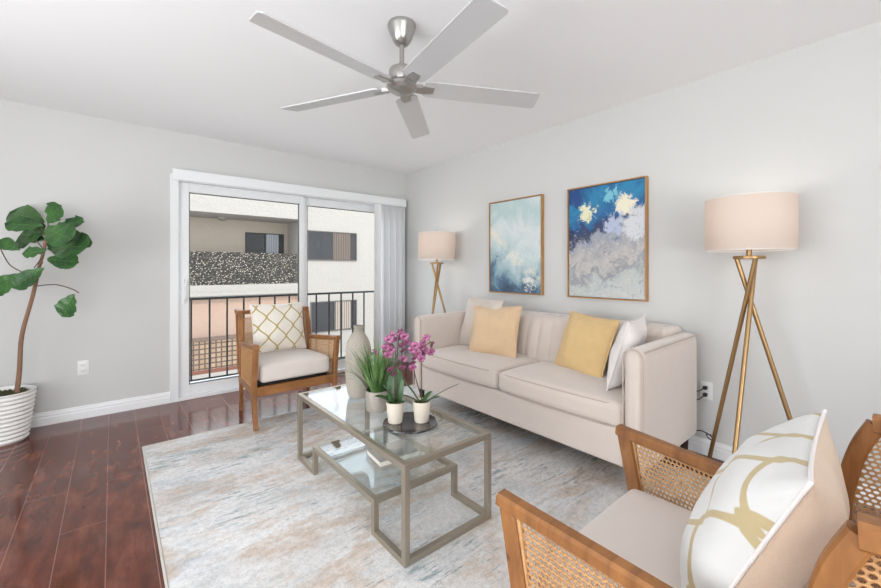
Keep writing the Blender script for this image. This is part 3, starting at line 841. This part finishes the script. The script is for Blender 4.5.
# ---------------------------------------------------------------- floor lamps
def make_lamp(label, loc, rotz, feet):
    t = thing('floor_lamp', label, 'floor lamp', loc, rotz, None)
    for k in range(3):
        a = R(54 + 120 * k); b = bmesh.new()
        p0 = Vector((-.055 * math.cos(a), -.055 * math.sin(a), 1.262)); p1 = Vector((feet * math.cos(a), feet * math.sin(a), .006))
        off = Vector((-math.sin(a), math.cos(a), 0)) * .011
        tube(b, [p0 + off, p0.lerp(p1, .5) + off, p1 + off], .0115, 12)
        lg = obj('leg', b, M['brass'], t)
        b = bmesh.new(); lathe(b, [(0, 0), (.013, 0), (.013, .012), (0, .012)], 12, (p1.x + off.x, p1.y + off.y, 0)); obj('foot', b, M['black'], lg)
    b = bmesh.new(); lathe(b, [(0, 1.255), (.072, 1.255), (.074, 1.262), (.072, 1.272), (0, 1.272)], 32); lathe(b, [(0, 1.272), (.013, 1.272), (.013, 1.33), (.018, 1.335), (.018, 1.38), (0, 1.38)], 16)
    obj('top_plate', b, M['brass'], t)
    b = bmesh.new(); lathe(b, [(0, 1.375), (.014, 1.38), (.03, 1.43), (.028, 1.455), (.014, 1.475), (0, 1.478)], 16); obj('bulb', b, M['bulb'], t)
    b = bmesh.new(); r = .200
    lathe(b, [(r + .002, 1.30), (r + .002, 1.59)], 64)
    lathe(b, [(r, 1.30), (r, 1.59)], 64)
    sh = obj('lamp_shade', b, M['shade'], t)
    for z in (1.302, 1.588):
        b = bmesh.new(); sweep(b, [((r + .001) * math.cos(i / 48 * 2 * PI), (r + .001) * math.sin(i / 48 * 2 * PI), z) for i in range(48)], circ(.003, 6), (0, 0, 1), True)
        obj('rim', b, M['pot_white'], sh)
    b = bmesh.new()
    for k in range(3):
        a = k * 2 * PI / 3 + .4; tube(b, [(0, 0, 1.575), (r * math.cos(a), r * math.sin(a), 1.575)], .002, 6)
    tube(b, [(0, 0, 1.47), (0, 0, 1.60)], .003, 6); lathe(b, [(0, 1.598), (.008, 1.6), (.009, 1.61), (.005, 1.618), (0, 1.62)], 12)
    obj('spider', b, M['brass'], t)
    return t
lp = make_lamp('brass tripod floor lamp with white drum shade beside the near end of the sofa', (2.70, .585, 0), 0, .285)
dup(lp, (2.706, 3.315, 0), R(20), 'brass tripod floor lamp with white drum shade in the far corner behind the sofa')
for x, y, e in ((2.70, .585, 1.0), (2.706, 3.315, .9)):
    pl = bpy.data.lights.new('lamp_bulb_light', 'POINT'); pl.energy = e; pl.color = (1, .94, .88); pl.shadow_soft_size = .05
    po = bpy.data.objects.new('lamp_bulb_light', pl); C.objects.link(po); po.location = (x, y, 1.50)

# ---------------------------------------------------------------- ceiling fan
fan = thing('ceiling_fan', 'five-blade brushed nickel ceiling fan hanging from the ceiling', 'ceiling fan', (1.13, 1.665, 2.44))
b = bmesh.new(); lathe(b, [(0, -.001), (.070, -.001), (.072, -.012), (.070, -.02), (.052, -.07), (.045, -.085), (.034, -.10), (.022, -.108), (0, -.108)], 40); obj('canopy', b, M['steel'], fan)
b = bmesh.new(); lathe(b, [(0, -.10), (.012, -.10), (.012, -.20), (.024, -.205), (.028, -.235), (0, -.235)], 24); obj('downrod', b, M['steel'], fan)
b = bmesh.new(); lathe(b, [(0, -.218), (.046, -.22), (.060, -.228), (.066, -.24), (.066, -.285), (.06, -.295), (.045, -.30), (0, -.30)], 40); obj('motor_housing', b, M['steel'], fan)
b = bmesh.new(); lathe(b, [(0, -.300), (.068, -.302), (.076, -.308), (.078, -.322), (.072, -.330), (.055, -.342), (.03, -.349), (0, -.351)], 40); obj('hub_cap', b, M['steel'], fan)
for k in range(5):
    a = R(45.5 + 72 * k); pitch = R(-12)
    b = bmesh.new(); n = 14; tp = []
    out = []
    r0, r1 = .115, .740
    def hw(t): return .060 + .004 * t
    for i in range(n + 1):
        tt = i / n; out.append((r0 + (r1 - r0) * tt, tt))
    vt, vb_ = [], []
    def tr(x, y, z):
        y2 = y * math.cos(pitch) - z * math.sin(pitch); z2 = y * math.sin(pitch) + z * math.cos(pitch) - .316
        return (x * math.cos(a) - y2 * math.sin(a), x * math.sin(a) + y2 * math.cos(a), z2)
    loop = [(r0, -hw(0) + .012), (r0 + .02, -hw(0))] + [(x, -hw(q)) for x, q in out[1:-1]] + [(r1 - .012, -hw(1)), (r1 - .004, -hw(1) + .008), (r1 + .012, hw(1) - .018), (r1 + .006, hw(1) - .004), (r1 - .006, hw(1))] + [(x, hw(q)) for x, q in reversed(out[1:-1])] + [(r0 + .02, hw(0)), (r0, hw(0) - .012)]
    up_ = [b.verts.new(tr(x, y, .003)) for x, y in loop]; dn = [b.verts.new(tr(x, y, -.003)) for x, y in loop]
    b.faces.new(up_); b.faces.new(dn[::-1])
    for i in range(len(loop)): j = (i + 1) % len(loop); b.faces.new((up_[i], dn[i], dn[j], up_[j]))
    bl = obj('blade', b, M['blade'], fan, False)
    b = bmesh.new()
    for (x0, x1, w0, w1, z0, z1) in ((.055, .105, .020, .026, -.012, .006), (.105, .165, .030, .020, -.0095, -.003)):
        q = [b.verts.new(tr(x, s * w_, z)) for x, w_ in ((x0, w0), (x1, w1)) for s in (-1, 1) for z in (z0, z1)]
        for f in ((0, 1, 3, 2), (4, 6, 7, 5), (0, 4, 5, 1), (2, 3, 7, 6), (0, 2, 6, 4), (1, 5, 7, 3)): b.faces.new([q[i] for i in f])
    obj('blade_bracket', b, M['steel'], bl, False)

# ---------------------------------------------------------------- paintings
def art_left():
    t = NT('pale_aqua_abstract'); o = t.sep(); y, z = o[1], o[2]      # y left(+)..right(-), z up, both about -.45..+.45
    n = t.noise(4, 8, .65, None, 1.2)
    wob = t.math('MULTIPLY', t.math('SUBTRACT', t.noise(3.2, 6, .65, None, .8), .5), .9)
    zz = t.math('ADD', t.math('ADD', z, wob), t.math('MULTIPLY', y, -.25))
    c = t.ramp(t.math('ADD', zz, .5), [(.04, srgb(58, 74, 92)), (.15, srgb(72, 104, 130)), (.25, srgb(130, 160, 172)), (.42, srgb(184, 202, 204)), (.62, srgb(212, 218, 218)), (.8, srgb(178, 200, 200)), (1.0, srgb(204, 212, 212))])
    cream = t.ramp(t.math('SUBTRACT', t.noise(6, 8, .75, None, 1.0), t.math('ABSOLUTE', t.math('MULTIPLY', t.math('ADD', t.math('SUBTRACT', z, .08), t.math('MULTIPLY', t.math('SUBTRACT', y, .2), -.8)), 1.2))), [(.44, (0, 0, 0, 1)), (.62, (.9, .9, .9, 1))])
    c = t.mix(cream, c, srgb(232, 224, 204))
    d = t.math('ABSOLUTE', t.math('ADD', z, .34)); d2 = t.math('ABSOLUTE', t.math('ADD', y, .16))
    wsp = t.ramp(t.math('SUBTRACT', t.noise(16, 8, .85, None, 1.5), t.math('MULTIPLY', t.math('ADD', d, d2), 1.1)), [(.40, (0, 0, 0, 1)), (.46, (1, 1, 1, 1))])
    c = t.mix(wsp, c, srgb(220, 220, 214))
    spk = t.ramp(t.math('SUBTRACT', t.noise(30, 6, .9), t.math('MULTIPLY', t.math('ABSOLUTE', t.math('ADD', z, .1)), .9)), [(.5, (0, 0, 0, 1)), (.56, (.6, .6, .6, 1))])
    c = t.mix(spk, c, srgb(226, 232, 230))
    t.col(c); t.set(Roughness=.5); t.bump(n, .2, .003); return t.m
def art_right():
    t = NT('deep_blue_marble_abstract'); o = t.sep(); y, z = o[1], o[2]
    wob = t.math('MULTIPLY', t.math('SUBTRACT', t.noise(4.0, 6, .6, None, 1.6), .5), .55)
    zz = t.math('ADD', t.math('ADD', z, wob), t.math('MULTIPLY', y, .22))
    c = t.ramp(t.math('ADD', zz, .5), [(.0, srgb(200, 202, 200)), (.18, srgb(186, 192, 190)), (.28, srgb(148, 150, 156)), (.34, srgb(190, 186, 182)), (.46, srgb(164, 164, 168)), (.53, srgb(150, 156, 172)), (.57, srgb(62, 68, 92)), (.62, srgb(40, 62, 104)), (.68, srgb(30, 98, 150)), (.85, srgb(38, 132, 176)), (1.0, srgb(28, 84, 136))])
    lines = t.ramp(t.math('ABSOLUTE', t.math('SUBTRACT', t.noise(7, 7, .7, None, 2.2), .5)), [(.0, (.35, .35, .35, 1)), (.012, (0, 0, 0, 1))])
    c = t.mix(lines, c, srgb(70, 82, 104))
    def blob(cy, cz, r, col, sc=9, c=None):
        d = t.math('SQRT', t.math('ADD', t.math('POWER', t.math('SUBTRACT', y, cy), 2), t.math('POWER', t.math('SUBTRACT', z, cz), 2)))
        dd = t.math('ADD', d, t.math('MULTIPLY', t.math('SUBTRACT', t.noise(sc, 7, .75, None, 1.2), .5), .34))
        return t.mix(t.ramp(dd, [(r * .7, (1, 1, 1, 1)), (r, (0, 0, 0, 1))]), c, col)
    c = blob(.14, .23, .07, srgb(226, 224, 190), 14, c)
    c = blob(-.16, .27, .08, srgb(232, 226, 202), 12, c)
    c = blob(-.05, .36, .05, srgb(120, 190, 206), 12, c)
    c = blob(-.08, .12, .08, srgb(176, 186, 208), 12, c)
    c = blob(-.26, .12, .12, srgb(206, 208, 212), 8, c)
    c = blob(.24, .36, .09, srgb(30, 72, 130), 8, c)
    c = blob(.30, .06, .07, srgb(34, 46, 78), 8, c)
    fl = t.ramp(t.math('SUBTRACT', t.noise(34, 6, .85), t.math('MAXIMUM', t.math('MULTIPLY', z, .4), 0.0)), [(.54, (0, 0, 0, 1)), (.62, (.6, .6, .6, 1))])
    c = t.mix(fl, c, srgb(220, 212, 196))
    fd = t.ramp(t.noise(22, 8, .85, None, 1.0), [(.36, (.7, .7, .7, 1)), (.44, (0, 0, 0, 1))])
    c = t.mix(fd, c, srgb(96, 104, 122))
    t.col(c); t.set(Roughness=.45); t.bump(t.noise(12, 6, .7, None, 1), .25, .004); return t.m
M['frame'] = wood('light_gold_wood_frame', srgb(150, 110, 66), srgb(190, 148, 98), (20, 20, 3), .45, False)
for nm, yc, m, lb in (('left', 2.424, art_left(), 'pale aqua and white abstract canvas in thin wood frame on the right wall'), ('right', 1.536, art_right(), 'deep blue and grey marbled abstract canvas in thin wood frame above the sofa')):
    p = thing('framed_painting', lb, 'painting', (RX1, yc, 1.415), 0, None)
    wy, hz = .316, .448
    b = bmesh.new(); tf = .009
    box(b, -.042, -.001, -wy, -wy + tf, -hz, hz); box(b, -.042, -.001, wy - tf, wy, -hz, hz); box(b, -.042, -.001, -wy + tf, wy - tf, hz - tf, hz); box(b, -.042, -.001, -wy + tf, wy - tf, -hz, -hz + tf)
    obj('frame', b, M['frame'], p, False)
    b = bmesh.new(); box(b, -.034, -.004, -wy + tf + .004, wy - tf - .004, -hz + tf + .004, hz - tf - .004); obj('canvas', b, m, p, False)

# ---------------------------------------------------------------- fiddle leaf fig
PX, PY = -.585, 4.06
fig = thing('potted_fig_tree', 'fiddle leaf fig tree in a ribbed white pot by the back wall', 'potted plant', (PX, PY, 0))
b = bmesh.new()
prof = [(0, 0), (.118, 0), (.124, .008)]
nr = 11
for i in range(nr * 4 + 1):
    q = i / (nr * 4); r = .126 + .040 * q + .0045 * math.sin(i / 4 * 2 * PI)
    prof.append((r, .012 + .325 * q))
prof += [(.168, .345), (.160, .348), (.154, .33), (.150, .30), (0, .30)]
lathe(b, prof, 56); obj('pot', b, M['pot_white'], fig, True, 60)
b = bmesh.new(); lathe(b, [(0, .301), (.150, .301), (.12, .315), (.05, .325), (0, .325)], 24)
for i in range(60):
    a = random.random() * 6.28; r = .13 * math.sqrt(random.random()); lathe(b, [(0, .34), (.012, .33), (.016, .315), (0, .305)], 6, (r * math.cos(a), r * math.sin(a), random.uniform(-.004, .004)))
obj('soil', b, M['soil'], fig)
# helper: point in the tree's own vertical plane, measured sideways (s), up (z) and towards the room (d), relative to the pot
rtv = Vector((.7687, -.6396, 0)); fwv = Vector((.6396, .7687, 0))
def F(px, py, d=0.0):
    dep = 2.748 - d; s = (px - 440.5) / FPX; z = -(py - 269) / FPX
    p = (fwv + rtv * s) * dep; return Vector((p.x - PX, p.y - PY, 1.2 + z * dep))
b = bmesh.new()
tp = smooth_path([F(17, 392), F(19.5, 370), F(22, 335), F(33, 295), F(39, 268), F(44, 250), F(48, 228)], 5)
tube(b, tp, .0145, 12, False, [1.0 - .45 * i / len(tp) for i in range(len(tp))]); obj('trunk', b, M['bark'], fig)
b = bmesh.new()
for path in ([F(38, 286), F(55, 284.5, .05), F(72, 289, .08), F(79, 293, .08)], [F(43, 262), F(30, 277, .04), F(22, 272, .06), F(10, 265, .08), F(2, 252, .08), F(-3, 240, .08)],
             [F(44, 250), F(36, 240, .03)], [F(47, 235), F(56, 245)], [F(44, 255), F(34, 268, .03)], [F(48, 232), F(48, 222, .02)], [F(47, 236), F(60, 222)], [F(47, 240), F(40, 226)]):
    tube(b, smooth_path(path, 4), .0032, 6)
obj('branch', b, M['twig'], fig)
def fleaf(bm, bm2, base, tip, wr, facing, curl=.12):
    ax = tip - base; L = ax.length; ax.normalize(); side = ax.cross(facing).normalized(); nrm = side.cross(ax).normalized()
    if nrm.dot(facing) < 0: nrm = -nrm
    n = 12; rows = []
    for i in range(n + 1):
        t = i / n
        # violin outline: narrow at the base, waist, broad rounded end
        w_ = (.10 + .55 * t + .5 * math.sin(PI * t) * (.55 + .45 * t)) * math.sqrt(max(0, 1 - max(0, (t - .62) / .38) ** 2.6)) if t > 0 else .05
        w_ *= L * wr * 1.22; row = []
        for k in range(7):
            s = k / 3 - 1
            wav = .012 * math.sin(t * 21 + k) * abs(s)
            p = base + ax * (L * t) + side * (s * w_ * .5) + nrm * (abs(s) * w_ * .07 - curl * L * (t - .3) ** 2 + wav * .6 + .004 * math.sin(t * 40) * abs(s))
            row.append(bm.verts.new(p))
        rows.append(row)
    for i in range(n):
        for k in range(6): bm.faces.new((rows[i][k], rows[i][k + 1], rows[i + 1][k + 1], rows[i + 1][k]))
    mid = [rows[i][3].co + nrm * .0012 for i in range(n)]
    sweep(bm2, mid, circ(.0013, 5), nrm)
    for i in (3, 5, 7, 9):
        for e in (0, 6):
            q0 = rows[i][3].co + nrm * .0012; q1 = rows[min(i + 2, n - 1)][e].co.lerp(rows[min(i + 2, n - 1)][3].co, .15) + nrm * .0014
            sweep(bm2, [q0, q0.lerp(q1, .5) + nrm * .001, q1], circ(.0007, 4), nrm)
b = bmesh.new(); b2 = bmesh.new()
to_cam = -fwv
def up(x, y, z): return (to_cam + rtv * x + Vector((0, 0, y)) ).normalized()
LV = [((47.5, 223), (60, 205), .86, .05, (.2, .3)), ((44, 222), (8, 211), .50, -.10, (0, .6)), ((43, 226), (4, 223), .55, .08, (-.1, .5)),
      ((45, 233), (13, 243), .55, -.06, (0, .4)), ((56, 226), (83, 221), .56, .02, (.1, .7)), ((46, 228), (71, 239), .62, .14, (0, .5)),
      ((52, 249), (87, 245), .75, .10, (.2, .7)), ((47, 259), (78, 262), .6, .03, (0, .4)), ((47, 250), (22, 254), .70, .14, (-.1, .4)),
      ((20, 250), (-2, 240), .6, .06, (-.2, .5)), ((44, 268), (12, 288), .62, .12, (-.1, -.1)), ((20, 274), (-10, 293), .62, .14, (-.1, -.1)),
      ((74, 294), (62, 317), .82, .08, (.1, .1)), ((70, 230), (90, 247), .5, -.08, (.2, .8)), ((45, 232), (28, 228), .8, -.08, (0, .6)), ((50, 238), (56, 252), .7, -.05, (0, .6)), ((48, 236), (80, 238), .55, -.06, (0, .6)), ((45, 240), (18, 236), .55, -.08, (0, .7))]
for (bx, by), (tx, ty), wr, d, (fx_, fz_) in LV:
    fleaf(b, b2, F(bx, by, d * .6), F(tx, ty, d + random.uniform(-.04, .04)), wr, up(fx_, fz_, 0))
for f in b2.faces: f.material_index = 1
me_ = bpy.data.meshes.new('veins'); b2.to_mesh(me_); b2.free(); b.from_mesh(me_); bpy.data.meshes.remove(me_)
obj('foliage', b, [M['fig'], M['fig_vein']], fig, True, 180)

# ---------------------------------------------------------------- outlets and cords
def outlet(label, loc, rotz, plugs=False):
    t = thing('wall_outlet', label, 'wall outlet', loc, rotz, None)      # local: faces -y
    b = bmesh.new(); box(b, -.035, .035, -.007, 0, -.057, .057, .002); obj('cover_plate', b, M['plastic'], t)
    for z in (-.022, .022):
        b = bmesh.new(); rbox(b, (0, -.008, z), (.032, .004, .028), .0018, 2, 2); rc = obj('receptacle', b, M['plastic'], t)
        b = bmesh.new(); box(b, -.008, -.0055, -.0115, -.0098, z - .004, z + .006); box(b, .0055, .008, -.0115, -.0098, z - .004, z + .006); box(b, -.002, .002, -.0115, -.0098, z - .011, z - .007)
        obj('slot', b, M['slot'], rc, False)
    return t
outlet('white wall outlet on the back wall right of the fig tree', (-.178, RY1, .408), 0)
outlet('white wall outlet on the right wall beside the near end of the sofa', (RX1, .862, .415), R(-90))
def cord(name, pts, label, plug=None):
    b = bmesh.new(); tube(b, smooth_path(pts, 8), .0035, 6); o = tag(obj(name, b, M['black'], None), label, 'cord')
    if plug:
        b = bmesh.new(); rbox(b, plug, (.03, .022, .022), .005, 2, 2); obj('plug', b, M['black'], o)
    return o
cord('power_cord', [(RX1 - .035, .862, .437), (RX1 - .06, .885, .42), (RX1 - .055, .925, .395), (RX1 - .05, .955, .34), (RX1 - .05, .985, .26), (RX1 - .05, 1.3, .2), (RX1 - .04, 1.5, .02)], 'upper black power cord plugged into the outlet behind the floor lamp', (RX1 - .0265, .862, .437))
cord('power_cord', [(RX1 - .035, .862, .393), (RX1 - .06, .885, .365), (RX1 - .05, .925, .345), (RX1 - .035, .955, .29), (RX1 - .035, .985, .22), (RX1 - .03, 1.2, .12), (RX1 - .03, 1.4, .02)], 'lower black power cord plugged into the outlet behind the floor lamp', (RX1 - .0265, .862, .393))
cord('lamp_cord', [(2.885, .815, .16), (2.86, .835, .165), (2.84, .815, .15), (2.865, .80, .14), (2.885, .83, .16), (2.89, .90, .16), (2.88, .98, .06), (2.86, 1.1, .006), (2.8, 1.4, .006)], 'black cord looped round the near floor lamp leg and running under the sofa')

# ---------------------------------------------------------------- balcony and what is beyond
bm = bmesh.new(); box(bm, -.6, 3.4, RY1 + .10, 5.06, -.14, -.03); struct('balcony_floor', bm, plain('pale_concrete', srgb(214, 210, 204), .8, 0, 40, .3, .003, .08))
rl = thing('balcony_railing', 'black iron balcony railing outside the patio door', 'railing', (1.5, 4.98, -.03))
b = bmesh.new(); box(b, -2.1, 1.9, -.022, .022, .895, .92, .003); obj('top_rail', b, M['iron'], rl, False)
b = bmesh.new(); box(b, -2.1, 1.9, -.012, .012, .02, .036, .002); obj('bottom_rail', b, M['iron'], rl, False)
for i in range(24):
    x = -2.08 + i * .1735
    x_ = x + .02
    if x_ > 1.9: break
    b = bmesh.new(); box(b, x_ - .008, x_ + .008, -.008, .008, .0 if i % 6 == 0 else .036, .895); obj('baluster', b, M['iron'], rl, False)
YB = 15.0
bm = bmesh.new(); box(bm, -12, 20, 5.2, 26, -2.35, -2.2); struct('ground', bm, plain('sunlit_pavement', srgb(170, 165, 156), .9, 0, 8, .2, .01, .06))
stucco = plain('white_stucco', srgb(156, 151, 144), .9, 0, 9, .8, .03, .06)
stucco2 = plain('beige_stucco', srgb(172, 160, 146), .9, 0, 9, .8, .03, .06)
peach = plain('peach_stucco', srgb(166, 142, 126), .9, 0, 9, .5, .03, .05)
dglass = plain('dark_window_glass', srgb(54, 54, 56), .2, 0, IOR=1.3)
curt = plain('tan_curtain', srgb(100, 88, 78), .8)
ap = thing('apartment_building', 'white stucco apartment block with recessed balcony and dark windows across the alley', 'building', (3, YB, -2.2))
def bx(name, x0, x1, y0, y1, z0, z1, m, par=ap, bev=0):
    b = bmesh.new(); box(b, x0 - 3, x1 - 3, y0 - YB, y1 - YB, z0 + 2.2, z1 + 2.2, bev); return obj(name, b, m, par, False)
# right facade, flush; left recessed balcony bay
XS = 5.55
b = bmesh.new()
def bb(b, x0, x1, y0, y1, z0, z1): box(b, x0 - 3, x1 - 3, y0 - YB, y1 - YB, z0 + 2.2, z1 + 2.2)
bb(b, XS, 16, YB, YB + 4, -2.2, 4.0)
obj('wall', b, stucco, ap, False)
b = bmesh.new(); bb(b, -6, XS, YB + 1.5, YB + 4, .6, 3.6); obj('recess_wall', b, stucco2, ap, False)
b = bmesh.new(); bb(b, -6, XS, YB - .25, YB + 4, 3.06, 4.0); obj('soffit', b, stucco, ap, False)
b = bmesh.new(); bb(b, -6, XS, YB, YB + 1.6, .25, .66); bb(b, -6, XS, YB - .08, YB, .30, .42); obj('balcony_slab', b, stucco, ap, False)
b = bmesh.new(); bb(b, -6, XS, YB + .2, YB + 4, -2.2, .26); obj('lower_wall', b, peach, ap, False)
# privacy screen on the opposite balcony, leaf patterned
t = NT('leafy_privacy_screen'); vo = t.n.new('ShaderNodeTexVoronoi'); vo.inputs['Scale'].default_value = 15; t.l.new(t.mapping((1, 1, 1.3)), vo.inputs['Vector'])
t.col(t.ramp(vo.outputs['Distance'], [(.15, srgb(190, 182, 166)), (.32, srgb(74, 68, 60)), (.6, srgb(36, 34, 30))])); t.set(Roughness=.8); t.bump(vo.outputs['Distance'], .8, .03)
bx('privacy_screen', -6, XS - .15, YB + .03, YB + .09, .66, 1.78, t.m)
def win(x0, x1, y, z0, z1, split, curtain=True):
    b = bmesh.new(); f = .035
    for q in ((x0 - f, x0, z0 - f, z1 + f), (x1, x1 + f, z0 - f, z1 + f), (x0, x1, z1, z1 + f), (x0, x1, z0 - f, z0), ((x0 + x1) / 2 - .025, (x0 + x1) / 2 + .025, z0, z1)):
        bb(b, q[0], q[1], y - .05, y + .02, q[2], q[3])
    wf = obj('window', b, M['iron'] if not split else plain('bronze_frame', srgb(78, 72, 68), .5), ap, False)
    b = bmesh.new(); bb(b, x0, x1, y - .02, y - .005, z0, z1); obj('pane', b, dglass, wf, False)
    if curtain:
        b = bmesh.new(); xa = (x0 + x1) / 2 + .05; k = 7; xe = x1 - (x1 - xa) * .25
        for i in range(k): bb(b, xa + (xe - xa) * i / k, xa + (xe - xa) * (i + .8) / k, y - .03, y - .021, z0, z1)
        obj('curtain', b, curtain if not isinstance(curtain, bool) else curt, wf, False)
pale = plain('pale_curtain', srgb(168, 172, 176), .8)
win(3.98, 5.35, YB + 1.5, .62, 2.58, False, pale)
win(5.82, 7.85, YB, 1.58, 2.66, True, True)
win(5.95, 7.85, YB, -1.25, -.12, True, plain('faded_curtain', srgb(150, 138, 128), .8))
b = bmesh.new(); lathe(b, [(0, 0), (.16, 0), (.15, -.06), (.08, -.11), (0, -.12)], 20, (3.05 - 3, 1.0, 3.06 + 2.2)); obj('ceiling_light', b, plain('frosted_glass', srgb(130, 124, 116), .4), ap)
# lattice block fence in the alley
fe = thing('block_fence', 'tan openwork block fence along the alley, seen through the balcony railing', 'fence', (2, 14.75, -2.2))
t = NT('openwork_block'); br = t.n.new('ShaderNodeTexBrick'); t.l.new(t.mapping((1, 1, 1), (R(90), 0, 0)), br.inputs['Vector']); br.offset = 0
br.inputs['Scale'].default_value = 1; br.inputs['Brick Width'].default_value = .16; br.inputs['Row Height'].default_value = .16; br.inputs['Mortar Size'].default_value = .022
br.inputs['Color1'].default_value = srgb(160, 138, 116); br.inputs['Color2'].default_value = srgb(144, 122, 102); br.inputs['Mortar'].default_value = srgb(92, 76, 66)
t.col(br.outputs[0]); t.set(Roughness=.9); t.bump(br.outputs['Fac'], .8, -.03)
b = bmesh.new(); box(b, -6, 2.6, 0, .15, 0.12, 1.05); obj('block_panel', b, t.m, fe, False)
b = bmesh.new(); box(b, -6, 2.65, -.03, .18, 1.05, 1.15); obj('cap', b, plain('dark_rust_cap', srgb(110, 92, 82), .8), fe, False)
b = bmesh.new(); box(b, -6, 2.65, -.03, .18, 0, .12); obj('kerb', b, plain('rust_kerb', srgb(120, 78, 66), .8), fe, False)
